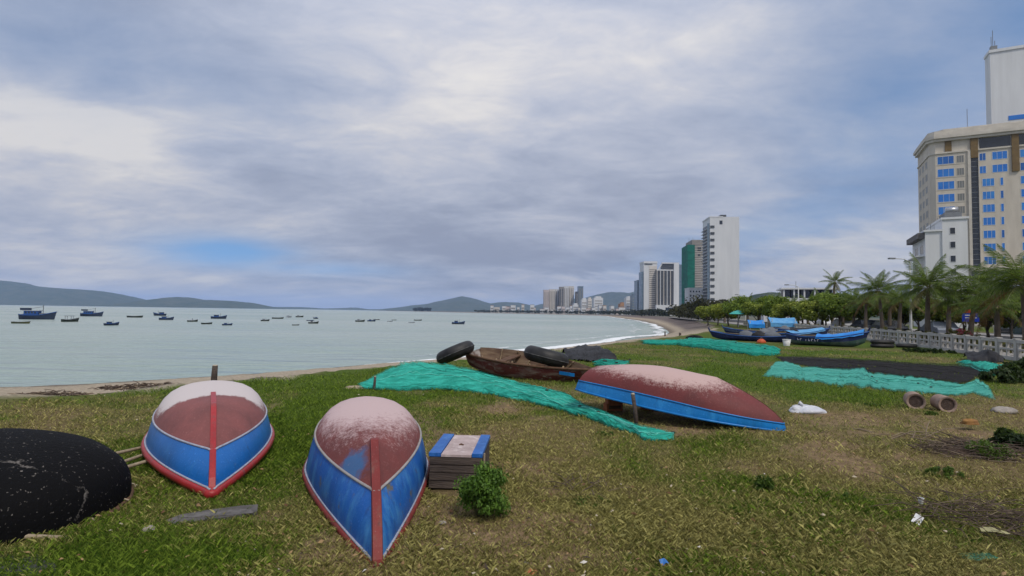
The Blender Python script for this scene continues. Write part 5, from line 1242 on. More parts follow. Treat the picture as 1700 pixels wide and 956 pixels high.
# white corner building
wb = empty('corner_building', (atd(1536, 400, 104).x, 104, 0), A27, 'narrow white corner building with small dark windows in front of the hotel', 'building')
z1 = atd(1540, 385, 104).z; z2 = atd(1580, 364, 102).z
MB().lohi((0, 0, 0), (2.6, 12, z1)).build('wall', white_b, wb); MB().lohi((2.6, -.25, 0), (6.4, 12, z2)).build('stair_wall', white_b, wb)
MB().lohi((-.25, -.25, z1), (2.59, 12.2, z1+.35)).build('parapet', white_b, wb); MB().lohi((2.4, -.45, z2), (6.6, 12.2, z2+.4)).build('parapet', white_b, wb)
MB().lohi((3.2, .6, z2+.4), (5.8, 5, z2+1.5)).build('roof_box', roofgrey, wb)
MB().tube([(3.5, 1.5, z2+2.0), (5.4, 1.5, z2+2.0)], .6, 12).build('water_tank', mat('steel_tank', (.45, .46, .48), rough=.35, metal=.7), wb, True)
for k in range(5): 
    zc = z2-2.2-2.65*k; window(wb, 'window', 3.7, 4.6, zc-.65, zc+.65, -.25, dark_glass, white_b, cols=1, fr=.07)
for k in range(4):
    zc = z1-3.2-3.4*k
    window(wb, 'window', 1.4, 4.4, zc-.9, zc+.9, 0, dark_glass, white_b, axis='y'); window(wb, 'window', 6.4, 9.4, zc-.9, zc+.9, 0, dark_glass, white_b, axis='y')
    MB().lohi((-1.3, .6, zc-1.5), (0.0, 11.4, zc-1.3)).build('balcony', white_b, wb)
v = MB(); v.poly([(-1.1, .4), (-.02, .4), (-.02, 11.6), (-1.1, 11.6)], z1-1.2, z1-.1); v.build('awning', mat('grey_fabric_awning', (.18, .17, .17), (.12, .11, .11), scale=2, rough=.9), wb)
for k in range(3): MB().tube([(2.2+.4*k, 7-k, z1+.35), (2.2+.4*k, 7-k, z1+2.4+.5*k)], .05, 5).build('antenna', roofgrey, wb)

# ------------------------------------------------------------------ shop houses along the road
shop_cols = [((.55, .54, .52), (.44, .43, .42)), ((.48, .50, .52), (.40, .41, .43)), ((.56, .52, .45), (.46, .43, .38)), ((.50, .50, .50), (.40, .40, .40))]
shutter = mat('grey_roller_shutter', (.22, .23, .24), (.17, .18, .19), scale=2, rough=.6, stretch=(.2, 1, 8)); green_door = mat('green_glass_door', (.05, .09, .08), (.03, .05, .05), scale=2, rough=.2)
line = offset_line(FAR, 24.5)
spots = walk(line, 9.6, 6)[0:9]
for i, (a, b) in enumerate(zip(spots[:-1], spots[1:])):
    ang = math.atan2(b[1]-a[1], b[0]-a[0]); h_ = [4.2, 3.8, 6.2, 4.4, 7.2, 4.0, 6.6, 5.2][i]
    nth = ['nearest', 'second nearest', 'third nearest', 'fourth nearest', 'fifth nearest', 'sixth nearest', 'seventh nearest', 'farthest'][i]
    o = empty('shop_house', (a[0], a[1], 0), ang, 'low pale shop house across the road, %s of the row to the viewer' % nth, 'building', 'shop houses across the road')
    wm = mat('shop_wall_%d' % (i % 4), *shop_cols[i % 4], scale=.4, rough=.9)
    W_ = 9.4
    MB().lohi((0, -8, 0), (W_, 0, h_)).build('wall', wm, o); MB().lohi((-.1, -8.2, h_), (W_+.1, .25, h_+.3)).build('roof_slab', roofgrey, o)
    MB().lohi((.2, .002, 2.75), (W_-.2, 1.6, 2.88)).build('awning', roofgrey if i % 2 else mat('blue_grey_awning', (.16, .22, .32), rough=.8), o)
    MB().lohi((.1, .003, 2.95), (W_-.1, .12, 3.65)).build('sign_board', mat('shop_sign_%d' % (i % 3), [(.40, .41, .42), (.10, .16, .36), (.42, .30, .18)][i % 3], rough=.6), o)
    for k in range(3): MB().lohi((.4+3.0*k, .002, .13), (2.9+3.0*k, .07, 2.6)).build('shop_front', [dark_glass, shutter, green_door][(i+k) % 3], o)
    if h_ > 5:
        for k in range(3): 
            f = MB().lohi((.9+2.9*k, .002, 4.2), (2.5+2.9*k, .06, 5.6)).build('window', alu, o); MB().lohi((1.0+2.9*k, .061, 4.3), (2.4+2.9*k, .075, 5.5)).build('pane', dark_glass, f)

# terrace building behind the trees
tb_ = empty('terrace_building', (xat(1300, 125), 125, 0), R(-20), 'white flat building with open roof terrace above the seafront trees', 'building')
z0 = atd(1320, 495, 125).z; z1 = atd(1320, 478, 125).z
MB().lohi((0, 0, 0), (11, 9, z0)).build('wall', white_b, tb_); MB().lohi((-.4, -.4, z1-.35), (11.4, 9, z1)).build('roof_slab', white_b, tb_); MB().lohi((-4, .5, 0), (-.02, 8, z0-.4)).build('side_wing', white_b, tb_)
for k in range(6): MB().lohi((.1+2.1*k, -.1, z0), (.4+2.1*k, .2, z1-.35)).build('column', white_b, tb_)
MB().lohi((.6, 3, z0), (10.6, 8.8, z1-.36)).build('glass_room', dark_glass, tb_)
for k in range(4): window(tb_, 'window', .8+2.6*k, 2.6+2.6*k, z0-2.2, z0-.7, 0, dark_glass, white_b, fr=.1)
MB().tube([(3, 2, z1), (3, 2, z1+1.6)], .06, 5).build('antenna', roofgrey, tb_)

# ------------------------------------------------------------------ towers on the bay
def tower(name, label, px, Y, wpx, top, rz, depth, m, group=None, root_only=False):
    x = xat(px, Y); o = empty(name, (x, Y, 0), R(rz), label, 'building', group); w = wpx*Y/FPX/math.cos(R(rz)); h = atd(px, top, Y).z
    MB().lohi((0, 0, -2), (w, depth, h)).build('wall', m, o); return o, w, h
tw_white = mat('tower_white', (.64, .65, .66), (.52, .53, .55), scale=.16, rough=.85, stretch=(1, 1, .15), detail=8, lo=.3, hi=.8); tw_grey = mat('raw_concrete_tower', (.30, .28, .255), (.22, .205, .19), scale=.08, rough=.95, stretch=(1, 1, 3)); scaff = mat('green_scaffold_netting', (.012, .17, .12), (.008, .10, .075), scale=.12, rough=.9, stretch=(1, 1, 2))
tw_beige = mat('tower_beige', (.62, .58, .535), (.52, .49, .45), scale=.05, rough=.85); tw_pink = mat('tower_pinkish', (.58, .50, .48), (.50, .43, .42), scale=.05, rough=.85); tw_glass = mat('blue_grey_curtain_wall', (.10, .15, .20), (.15, .20, .25), scale=.06, rough=.25, spec=.6, stretch=(1, 1, 4)); tw_dark = mat('dark_window_band', (.05, .055, .065), (.09, .095, .10), scale=.1, rough=.3, stretch=(1, 1, 6)); orange_b = mat('orange_render', (.42, .22, .10), (.36, .2, .1), scale=.1, rough=.9)
o, w, h = tower('tower_block', 'tall plain white tower with balconies down its left edge', 1179, 560, 47, 361, -6, 30, tw_white)
MB().lohi((-.6, -.2, h), (w*.45, 30, h+1.2)).build('parapet', tw_white, o); MB().lohi((w*.38, 2, h+.0), (w*.58, 10, h+3.2)).build('plant_room', tw_dark, o); MB().lohi((w*.45+.01, 0, h), (w, 30, h+.7)).build('parapet', tw_white, o)
MB().lohi((w*.33, -.25, h-7), (w*.43, .1, h-3.2)).build('opening', dark_glass, o)
n = 26
for k in range(n):
    z = 6+k*(h-14)/n
    MB().lohi((-2.4, 1.0, z), (-.003, 29, z+.35)).build('balcony_slab', tw_white, o)
    if k % 2: MB().lohi((.5, -.6, z+.6), (4.5, -.003, z+3.0)).build('balcony_recess', tw_dark, o)
MB().lohi((-.35, 1.5, 2), (-.004, 28.5, h-7)).build('balcony_glazing', tw_dark, o)
MB().lohi((-2.4, .7, 3), (-.2, 1.0, h-6)).build('balcony_side', tw_glass, o)
o, w, h = tower('tower_block', 'unfinished grey concrete tower with green scaffold netting on its left', 1149, 640, 22, 398, -6, 34, tw_grey)
g = MB(); g.lohi((-5.2, -.8, 0), (3.2, 33, h-6)); g.build('scaffold_netting', scaff, o)
for k in range(6): MB().tube([(-4+1.5*k, 0, h-6), (-4+1.5*k, 0, h+2.5-(k % 3))], .12, 4).build('scaffold_pole', roofgrey, o)
MB().lohi((6.5, -.2, h-13), (10.5, .1, h-8.5)).build('opening', dark_glass, o); MB().lohi((7, -.2, h-20), (9.5, .1, h-17)).build('opening', dark_glass, o)
for k in range(22): MB().lohi((3.25, -.28, 24+k*(h-30)/22), (w-.3, -.002, 24.5+k*(h-30)/22)).build('floor_edge', tw_beige, o)
o, w, h = tower('office_building', 'mid height white building with scattered dark windows at the foot of the green netted tower', 1143.5, 600, 26, 479, -6, 20, tw_white)
rnd = random.Random(3)
for k in range(5):
    for j in range(5):
        if rnd.random() < .75: MB().lohi((1.5+3.1*j, -.15, h-4-5.0*k), (3.0+3.1*j, .05, h-2.2-5.0*k)).build('window', dark_glass, o)
MB().lohi((-.3, -.3, h), (w+.3, 20, h+1)).build('parapet', tw_white, o)
# white twin hotel group
o, w, h = tower('tower_block', 'narrow blue glass tower at the left of the middle tower group', 1058.5, 930, 8.5, 466, 0, 25, tw_glass, 'middle tower group')
for k in range(20): MB().lohi((-.2, -.25, 3+k*(h-4)/20), (w+.2, -.003, 3.5+k*(h-4)/20)).build('floor_band', tw_dark, o)
MB().lohi((-.3, -.3, h), (w+.3, 25, h+1)).build('parapet', tw_dark, o)
o, w, h = tower('tower_block', 'white tower with beige side beside the dark windowed hotel', 1069, 900, 22, 437, 0, 28, tw_white, 'middle tower group')
MB().lohi((8.5, -.6, 3), (w-.5, -.003, h-4)).build('facade_band', tw_beige, o); MB().lohi((-.6, -.6, h), (w+.4, 28, h+3.5)).build('roof_crown', tw_white, o); MB().lohi((1, -.8, h-2), (14, -.5, h-.2)).build('dark_band', tw_dark, o)
for k in range(22): MB().lohi((9.2, -.75, 6+k*(h-14)/22), (w-1.2, -.603, 7.4+k*(h-14)/22)).build('window_band', tw_grey, o)
MB().lohi((-3.2, 2, 0), (-.004, 22, h-14)).build('glass_flank', tw_glass, o)
o, w, h = tower('hotel_building', 'white hotel tower with dark window columns and open roof frame', 1090.5, 890, 28, 447.5, 0, 28, tw_grey, 'middle tower group')
MB().lohi((0, -.5, h-1.5), (w, -.003, h+.4)).build('top_band', tw_white, o)
for k in range(5): MB().lohi((1.2+5.6*k, -.7, 14), (4.4+5.6*k, -.004, h-2)).build('window_column', tw_dark, o)
for k in range(6): MB().lohi((-.1+5.5*k, -1.1, 12), (.9+5.5*k, -.702, h-1.6)).build('fin', tw_white if k % 2 else tw_beige, o)
MB().lohi((w+.1, -1.5, 0), (w+8.6, 26, h+12)).build('side_pier', tw_white, o); MB().lohi((w+8.61, 0, 0), (w+14, 24, h+9)).build('grey_flank', tw_glass, o)
fr_ = MB(); fr_.lohi((8, -1.2, h+10.0), (w+.08, 2, h+12)); fr_.build('roof_frame', tw_white, o); MB().lohi((10, 0, h+.4), (w, 14, h+9.9)).build('roof_box', tw_dark, o)
MB().tube([(3, .5, h+.4), (9, .5, h+10.5)], 1.0, 6).build('roof_brace', tw_white, o)
MB().lohi((-3, -9, 0), (w+2, -1.6, 17)).build('podium', tw_white, o); MB().lohi((12, -9.3, 8), (24, -8.9, 13)).build('podium_window', dark_glass, o)
# far group
FARB = [(903, 9, 482, tw_pink, 'pinkish slab tower at the left end of the far tower row'), (912.5, 9.5, 481, tw_beige, 'first pale slab tower right of the pinkish one in the far row'), (922.5, 6.5, 481, tw_white, 'second pale slab tower in the far row'), (929.5, 6.5, 477, tw_grey, 'grey slab tower in the middle of the far row'), (936.5, 8, 476, tw_white, 'white slab tower in the far row right of the grey one'), (945, 8, 476, tw_beige, 'beige slab tower at the right of the far row'), (956.5, 3.5, 485, tw_dark, 'thin dark tower left of the bluish one in the far row'), (960.5, 8, 476, tw_glass, 'bluish glass tower at the right end of the far tower row')]
for i, (px, wp, top, m_, lab) in enumerate(FARB):
    Y = 1650+18*(i % 3); o, w, h = tower('tower_block', lab, px, Y, wp, top, 0, 30, m_, 'far tower row')
    MB().lohi((-.4, -.4, h), (w+.4, 30, h+2)).build('parapet', m_, o)
    nb = max(2, int(wp/2.2))
    for k in range(nb): MB().lohi((w*(k+.25)/nb, -.9, 6), (w*(k+.62)/nb, -.004, h-4)).build('window_column', tw_grey if m_ is not tw_grey else tw_dark, o)
MIDB = [(952, 8.5, 505.5, 'white', 'low white block in front of the far tower row'), (966, 9.5, 497, 'white', 'white mid height block right of the far tower row'), (976.5, 6.5, 496, 'beige', 'beige mid height block right of the far tower row'), (986.5, 15, 494, 'white', 'broad white block with stepped roof between the tower groups'), (1040, 10, 494, 'white', 'white block left of the narrow blue glass tower'), (1050, 8, 490, 'glass', 'pale blue block touching the narrow blue glass tower'), (1030, 11, 504, 'orange', 'low orange building left of the middle tower group')]
for i, (px, wp, top, c, lab) in enumerate(MIDB):
    m_ = dict(white=tw_white, beige=tw_beige, glass=tw_glass, orange=orange_b)[c]; Y = 1350-40*(i % 3)
    o, w, h = tower('apartment_block', lab, px, Y, wp, top, 0, 25, m_, 'mid height blocks on the bay')
    MB().lohi((w*.2, .5, h), (w*.8, 20, h+3.5)).build('roof_box', m_, o)
    for k in range(max(2, int(h/7))): MB().lohi((w*.08, -.5, 5+k*(h-7)/max(2, int(h/7))), (w*.92, -.004, 6.8+k*(h-7)/max(2, int(h/7)))).build('window_band', tw_grey, o)
rnd = random.Random(12); LOWN = 0
for i in range(26):
    px = 815+i*9+rnd.uniform(-3, 3); Y = 1500 if px < 960 else 1150; top = 513-rnd.random()*8+(px-850)*.012
    m_ = [tw_white, tw_beige, tw_white, tw_pink, tw_white][i % 5]
    o, w, h = tower('town_house', 'small pale building of the low far town along the shore, number %s from the left' % ['one', 'two', 'three', 'four', 'five', 'six', 'seven', 'eight', 'nine', 'ten', 'eleven', 'twelve', 'thirteen', 'fourteen', 'fifteen', 'sixteen', 'seventeen', 'eighteen', 'nineteen', 'twenty', 'twenty-one', 'twenty-two', 'twenty-three', 'twenty-four', 'twenty-five', 'twenty-six'][i], px, Y+rnd.uniform(-30, 60), 4+rnd.random()*6, top, 0, 18, m_, 'low far town')
    MB().lohi((w*.1, -.4, h*.5), (w*.9, -.004, h*.68)).build('window_band', tw_grey, o); MB().lohi((-.3, -.3, h), (w+.3, 18, h+.8)).build('roof_slab', roofgrey if i % 3 else orange_b, o)

# ------------------------------------------------------------------ boats at anchor
navy = mat('dark_navy_hull', (.014, .022, .048), (.03, .045, .08), scale=.6, rough=.5); blk = mat('black_green_hull', (.014, .022, .018), (.03, .04, .03), scale=.6, rough=.6); mblue = mat('mid_blue_paint', (.02, .07, .24), (.03, .09, .28), scale=.5, rough=.45)
cabin_w = mat('dull_white_cabin', (.42, .45, .50), (.30, .33, .38), scale=.8, rough=.6); olive = mat('olive_hull', (.05, .06, .02), (.08, .08, .03), scale=.6, rough=.7); canvas = mat('grey_canvas', (.16, .17, .19), (.10, .11, .12), scale=1, rough=.9)
def hull_mesh(L, B, H, m, bow_rise=.6, draft=.3, name='hull'):
    P = []
    for i in range(17):
        u = i/16; x = -L/2+L*u; f = (.70+.30*math.sin(min(1, u/.4)*math.pi/2)) if u < .5 else max(.02, 1-((u-.5)/.5)**2.3); sh = H*(1+bow_rise*max(0, (u-.45)/.55)**2+.22*max(0, (.25-u)/.25)**2)
        ov = L*.06*max(0, (u-.7)/.3)**2
        row = []
        for q, b in ((1, 1), (.62, .95), (.3, .84), (.0, .70), (-.35, .0)):
            row.append((x+ov*q, B/2*b*f, sh*q if q >= 0 else -draft))
        P.append([Vector(r) for r in row]+[Vector((r[0], -r[1], r[2])) for r in row[-2::-1]])
    mb = MB().grid(P); n0 = len(P[0]); mb.f.append(tuple(range(n0)))
    # deck
    D = [[Vector((P[i][0].x, P[i][0].y*.93, P[i][0].z-.10*H)), Vector((P[i][-1].x, P[i][-1].y*.93, P[i][-1].z-.10*H))] for i in range(17)]
    mb.grid(D); return mb.mesh(name, m, False), P
def sea_boat(label, px0, px1, py, kind, head, m):
    Y = at((px0+px1)/2, py, SEA).y; c = at((px0+px1)/2, py, SEA); w = (px1-px0)*Y/FPX
    ca = abs(math.cos(head)); L = w/max(.35, ca+.28*abs(math.sin(head))); B = L*.28
    o = empty('fishing_boat', (c.x, c.y, SEA), head, label, 'boat', 'fishing boats at anchor in the bay')
    H = L*(.10 if kind == 'low' else .135); me, P = hull_mesh(L, B, H, m, .45 if kind == 'low' else .9, .3); link('hull', me, o)
    MB().tube([P[i][0] for i in range(17)]+[P[i][-1] for i in range(16, -1, -1)], .012*L, 5).build('rub_rail', mblue if m is navy else canvas, o)
    if kind == 'big':
        MB().lohi((-L*.36, -B*.3, H*.9), (L*.06, B*.3, H*2.05)).build('cabin', mblue, o); MB().lohi((-L*.40, -B*.36, H*2.05), (L*.1, B*.36, H*2.2)).build('cabin_roof', cabin_w, o)
        for k in range(4): MB().lohi((-L*.32+k*L*.09, -B*.31, H*1.45), (-L*.27+k*L*.09, B*.31, H*1.85)).build('window', dark_glass, o)
        MB().lohi((-L*.46, -B*.34, H*2.2), (-L*.24, B*.34, H*2.75)).build('wheelhouse', navy, o)
        MB().tube([(L*.16, 0, H), (L*.16, 0, H*3.4)], .010*L, 5).build('mast', canvas, o); MB().tube([(L*.16, 0, H*3.1), (-L*.2, 0, H*2.6)], .006*L, 4).build('boom', canvas, o); MB().lohi((L*.1, -B*.3, H*1.05), (L*.34, B*.3, H*1.5)).build('net_heap', canvas, o)
    elif kind == 'cabin':
        MB().lohi((-L*.30, -B*.28, H*.85), (-L*.02, B*.28, H*1.9)).build('cabin', mblue if m is navy else cabin_w, o); MB().lohi((-L*.34, -B*.34, H*1.9), (L*.03, B*.34, H*2.05)).build('cabin_roof', canvas, o)
        MB().lohi((-L*.25, -B*.285, H*1.35), (-L*.07, B*.285, H*1.75)).build('window', dark_glass, o); MB().tube([(L*.12, 0, H*.9), (L*.12, 0, H*3.0)], .010*L, 5).build('mast', canvas, o); MB().lohi((L*.05, -B*.25, H*.9), (L*.28, B*.25, H*1.3)).build('net_heap', canvas, o)
    elif kind == 'canopy':
        for sx in (-.25, .12):
            for sy in (-.3, .3): MB().tube([(L*sx, B*sy, H*.8), (L*sx, B*sy, H*2.6)], .010*L, 5).build('canopy_post', canvas, o)
        MB().lohi((-L*.30, -B*.42, H*2.6), (L*.18, B*.42, H*2.78)).build('canopy', canvas, o)
    elif kind == 'arch':
        MB().tube([(0, B*.45*math.cos(t), H*.8+H*1.8*math.sin(t)) for t in [math.pi*k/8 for k in range(9)]], .02*L, 5).build('hoop', canvas, o); MB().lohi((-L*.2, -B*.25, H*.8), (0, B*.25, H*1.5)).build('box', cabin_w, o)
    else:
        for k in (-.2, .12): MB().lohi((L*k-.02*L, -B*.42, H*.72), (L*k+.02*L, B*.42, H*.80)).build('thwart', canvas, o)
    return o
SB = [(21, 48, 537, 'low', .1, olive, 'low olive boat lying in front of the biggest dark blue boat'), (36, 88, 530, 'big', .15, navy, 'biggest dark blue fishing boat with cabin at the far left of the bay'), (110, 123, 534, 'canopy', 1.35, blk, 'dark boat seen end on with a flat canopy, right of the biggest boat'),
      (136, 168, 525, 'big', .2, navy, 'dark blue fishing boat with raised bow, second largest at the left'), (178, 192, 540, 'cabin', 1.2, navy, 'stubby dark boat seen end on, nearest at the left'), (212, 236, 527, 'low', .05, blk, 'long flat empty boat alone in the left of the bay'), (254, 276, 524, 'cabin', 3.0, navy, 'dark boat behind another just left of the lower headland'), (265, 287, 531, 'cabin', .15, navy, 'dark boat in front of another just left of the lower headland'),
      (313, 326, 534, 'arch', .9, blk, 'small boat with a hooped frame'), (338, 349, 538, 'low', 1.3, blk, 'tiny round dark boat right of the hooped one'), (351, 375, 529, 'cabin', .1, navy, 'dark boat with cabin above the tiny round one'), (370, 384, 540, 'cabin', .7, navy, 'small dark boat with pale cabin in front of the cabin boat'),
      (434, 446, 533, 'cabin', .8, blk, 'small two masted dark boat left of the flat one in mid bay'), (452, 470, 529, 'low', .08, blk, 'flat dark boat in the middle of the bay'), (476, 483, 527, 'cabin', 1.2, cabin_w, 'tiny pale boat in the middle of the bay'), (491, 503, 526.5, 'cabin', .3, blk, 'small dark boat with pointed cabin in the middle of the bay'), (486, 496, 540, 'low', .9, blk, 'small dark boat nearest in the middle of the bay'), (509, 520, 532.5, 'low', .5, navy, 'left boat of a tight cluster of three'), (512, 528, 537, 'cabin', .3, blk, 'front boat of a tight cluster of three'), (519, 529, 529, 'cabin', 2.7, navy, 'rear boat of a tight cluster of three'),
      (590, 605, 534, 'cabin', .1, blk, 'left boat of a close pair right of mid bay'), (610, 623, 533.5, 'cabin', .2, navy, 'right boat of a close pair right of mid bay'), (620, 630, 531, 'low', .4, blk, 'small boat touching the right one of the close pair'), (643, 652, 534, 'low', .9, cabin_w, 'faint pale boat left of the wooded point'), (650, 658, 531.5, 'low', .3, blk, 'faint small dark boat left of the wooded point'), (678, 689, 536, 'low', .7, cabin_w, 'faint pale boat below the wooded point'), (687, 700, 532, 'low', .15, blk, 'small dark boat below the wooded point'), (750, 771, 538, 'cabin', .1, navy, 'blue boat with white cabin alone at the right of the bay')]
for a, b, y, kind, hd, m_, lab in SB: sea_boat(lab, a, b, y, kind, hd, m_)

# ------------------------------------------------------------------ boats drawn up by the railing
greenhull = paint_mat('grey_green_hull_paint', (.07, .13, .11), (.16, .19, .18), .8, 2.5, .7, chips=(.2, .2, .19)); navyhull = paint_mat('navy_topside_paint', (.014, .025, .10), (.05, .07, .16), .6, 2.5, .6)
tarp_blue = mat('bright_blue_tarp', (.02, .19, .60), (.03, .27, .68), scale=2, rough=.45, bump=.7, bscale=6); tarp_lb = mat('light_blue_tarp', (.07, .27, .56), (.14, .37, .62), scale=2, rough=.5, bump=.6, bscale=6)
letter = mat('pale_lettering', (.55, .52, .60), rough=.8)
def beached(label, px0, py0, px1, py1, B, H, upper, lower, tarp=None, tarp_rng=(.45, .95), pile=None, marks=False, rise=.8):
    a, b = at(px0, py0), at(px1, py1); d = b-a; L = d.length; c = (a+b)/2
    o = empty('beached_boat', (c.x, c.y, 0), math.atan2(d.y, d.x), label, 'boat', 'fishing boats drawn up on the grass'); 
    P = []
    for i in range(25):
        u = i/24; x = -L/2+L*u; f = (.62+.38*math.sin(min(1, u/.4)*math.pi/2)) if u < .5 else max(.02, 1-((u-.5)/.5)**2.2); sh = H*(1+rise*max(0, (u-.45)/.55)**2.2+.35*max(0, (.3-u)/.3)**2); kz = .55*H*max(0, (u-.8)/.2)**2+.15*H*max(0, (.15-u)/.15)
        P.append([Vector((x+L*.05*max(0, (u-.75)/.25)**2*q, B/2*bb*f, kz+(sh-kz)*q)) for q, bb in ((1, 1), (.75, .985), (.5, .94), (.28, .84), (.1, .62), (0, .0))])
    full = lambda j0, j1: [[[Vector((r[j].x, sd*r[j].y, r[j].z)) for j in range(j0, j1+1)] for r in P] for sd in (1, -1)]
    for nm, j0, j1, m_ in (('topside', 0, 2, upper), ('bottom', 2, 5, lower)):
        mb = MB(); g = full(j0, j1); mb.grid(g[0]); mb.grid(g[1], flip=True); mb.build(nm, m_, o, True)
    MB().grid([[Vector((r[1].x, r[1].y*.95, r[1].z)), Vector((r[1].x, -r[1].y*.95, r[1].z))] for r in P]).build('deck', canvas, o)
    tr = P[0]; MB().add([(p.x-.002, p.y, p.z) for p in tr]+[(p.x-.002, -p.y, p.z) for p in tr[-2::-1]], [tuple(range(len(tr)*2-1))]).build('transom', upper, o)
    MB().tube([r[0] for r in P]+[Vector((r[0].x, -r[0].y, r[0].z)) for r in P[::-1]], .04, 6).build('gunwale', mblue, o, True)
    MB().tube([P[-1][0]+Vector((-.1, 0, -.1)), P[-1][0]+Vector((.05, 0, .22))], .05, 6).build('stem_post', upper, o)
    if tarp:
        i0, i1 = int(24*tarp_rng[0]), int(24*tarp_rng[1]); G_ = []
        for i in range(i0, i1+1):
            r = P[i]; e = .05; row = []
            for k in range(9):
                t = -1+2*k/8; yy = (r[0].y+e)*t; zz = r[0].z+.03+.16*(1-t*t)*(.6+.8*fb(i*.7, k*.6, 3, int(px0)))-(.14*H*abs(t)**6)*(1+1.5*fb(i*.9, 4, 2, 3))
                row.append(Vector((r[0].x, yy*1.02, zz)))
            G_.append(row)
        MB().grid(G_, flip=True).build('tarpaulin', tarp, o, True)
    if pile:
        for k in range(pile):
            cx = -L*.30+.34*L*k/max(1, pile-1); q = Vector((cx, 0, H*.85)); S = [[q+Vector((.55*math.sin(math.pi*j/12)*math.cos(t)*(1+.4*(fb(math.cos(t)+k*3, math.sin(t)+j*.3, 2, 8)-.5)), B*.36*math.sin(math.pi*j/12)*math.sin(t), .34*math.cos(math.pi*j/12)*(1+.5*fb(k, j, 2, 4)))) for j in range(7)] for t in [2*math.pi*i/12 for i in range(13)]]
            MB().grid(S, flip=True).build('net_heap', tarp_black if k % 2 else canvas, o, True)
    for k in range(2):
        MB().tube([(-L*.42, B*(.12-.3*k), H*1.02+.06*k), (0, B*(.1-.25*k), H*1.10+.05*k), (L*.36, B*(.02-.1*k), H*1.45)], .028, 6).build('boat_pole', wood_pale if k else wood_grey, o, True)
    if marks:
        for sd in (-1,):
            xs = -L*.33
            for k, wd in enumerate((.10, .09, .0, .10, .08, .10, .09, .10)):
                if wd:
                    r = P[int(24*(xs/L+.5))]; y_ = sd*(r[1].y+.012); z_ = r[1].z-.10*H
                    MB().lohi((xs, y_-.004, z_-.06), (xs+.035, y_+.012, z_+.07)).lohi((xs+.036, y_-.004, z_+(.03 if k % 2 else -.06)), (xs+wd, y_+.012, z_+(.07 if k % 2 else -.02))).build('registration_mark', letter, o)
                xs += .155
    return o
beached('grey green wooden boat with blue tarpaulin over its bow, nearest of the beached boats', 1308, 571, 1436, 577, 1.4, .50, navyhull, greenhull, tarp_blue, (.42, .97), None, True)
beached('long navy boat with pale blue tarpaulin beside the white bucket', 1238, 564, 1372, 559, 1.3, .40, navyhull, navyhull, tarp_lb, (.45, .95), 2)
beached('dark boat at the left end of the beached row, stern to the sand', 1310, 569, 1183, 563, 1.2, .33, navyhull, navyhull, None, (0, 0), 3)
beached('grey blue boat with raised bow behind the dark left boat', 1300, 558, 1204, 555, 1.3, .36, paint_mat('grey_blue_topside', (.07, .10, .19), (.16, .18, .26), .6, 2.5, .6), navyhull, canvas, (.1, .4), 1)
beached('dark blue boat with black net heap at the back of the beached row', 1284, 554, 1378, 556, 1.3, .42, mblue, navyhull, tarp_black, (.3, .75), 1)
o = empty('plastic_bucket', at(1306, 574), 0, 'white plastic tub standing at the stern of the nearest beached boat', 'bucket')
P = [[Vector((r*math.cos(2*math.pi*k/16), r*math.sin(2*math.pi*k/16), z)) for r, z in ((.16, 0), (.22, .36), (.21, .36), (.15, .04))] for k in range(17)]
MB().grid(P, flip=True).build('tub', paper, o, True); MB().tube([Vector((.22*math.cos(2*math.pi*k/16), .22*math.sin(2*math.pi*k/16), .36)) for k in range(16)], .015, 5, closed=True).build('rim', paper, o, True)
buoy_m = mat('orange_buoy_plastic', (.55, .10, .03), (.42, .07, .02), scale=5, rough=.5)
for i, (px, py, s_, lab) in enumerate(((1246, 565, .18, 'smaller orange buoy resting against the dark beached boat'), (1264, 572, .22, 'larger orange buoy on the grass in front of the beached boats'))):
    b_ = blob_thing('buoy', lab, 'buoy', at(px, py)+Vector((0, 0, .12)), (s_*1.2, s_, s_), buoy_m, 40+i, 18, .12, part='float')
    MB().tube([Vector((.05*math.cos(t), 0, s_+.03+.05*math.sin(t))) for t in [2*math.pi*k/8 for k in range(8)]], .015, 5, closed=True).build('eye', canvas, b_)
# dark coracle and tyres near the railing
def tyre_stack(label, px, py, r, h, n, sq=.6):
    o = empty('tyre_stack', at(px, py), 0, label, 'tyres')
    for k in range(n):
        z = h*(k+.5)/n; rr = h/n*.5
        P = [[Vector(((r-rr+rr*1.0*math.cos(t))*math.cos(a), (r-rr+rr*math.cos(t))*math.sin(a)*sq, z+rr*math.sin(t))) for t in [2*math.pi*j/10 for j in range(11)]] for a in [2*math.pi*i/28 for i in range(29)]]
        MB().grid(P).build('tyre', rubber, o, True)
tyre_stack('stack of black tyres right of the nearest beached boat', 1465, 577, .66, .44, 2)
tyre_stack('low black tyres along the railing farther right', 1505, 577, .6, .22, 1)
blob_thing('coracle', 'dark upturned coracle on the sand behind the deep teal net', 'coracle', at(1153, 562), (.62, .5, .26), tar, 77, 24, .06, part='hull')

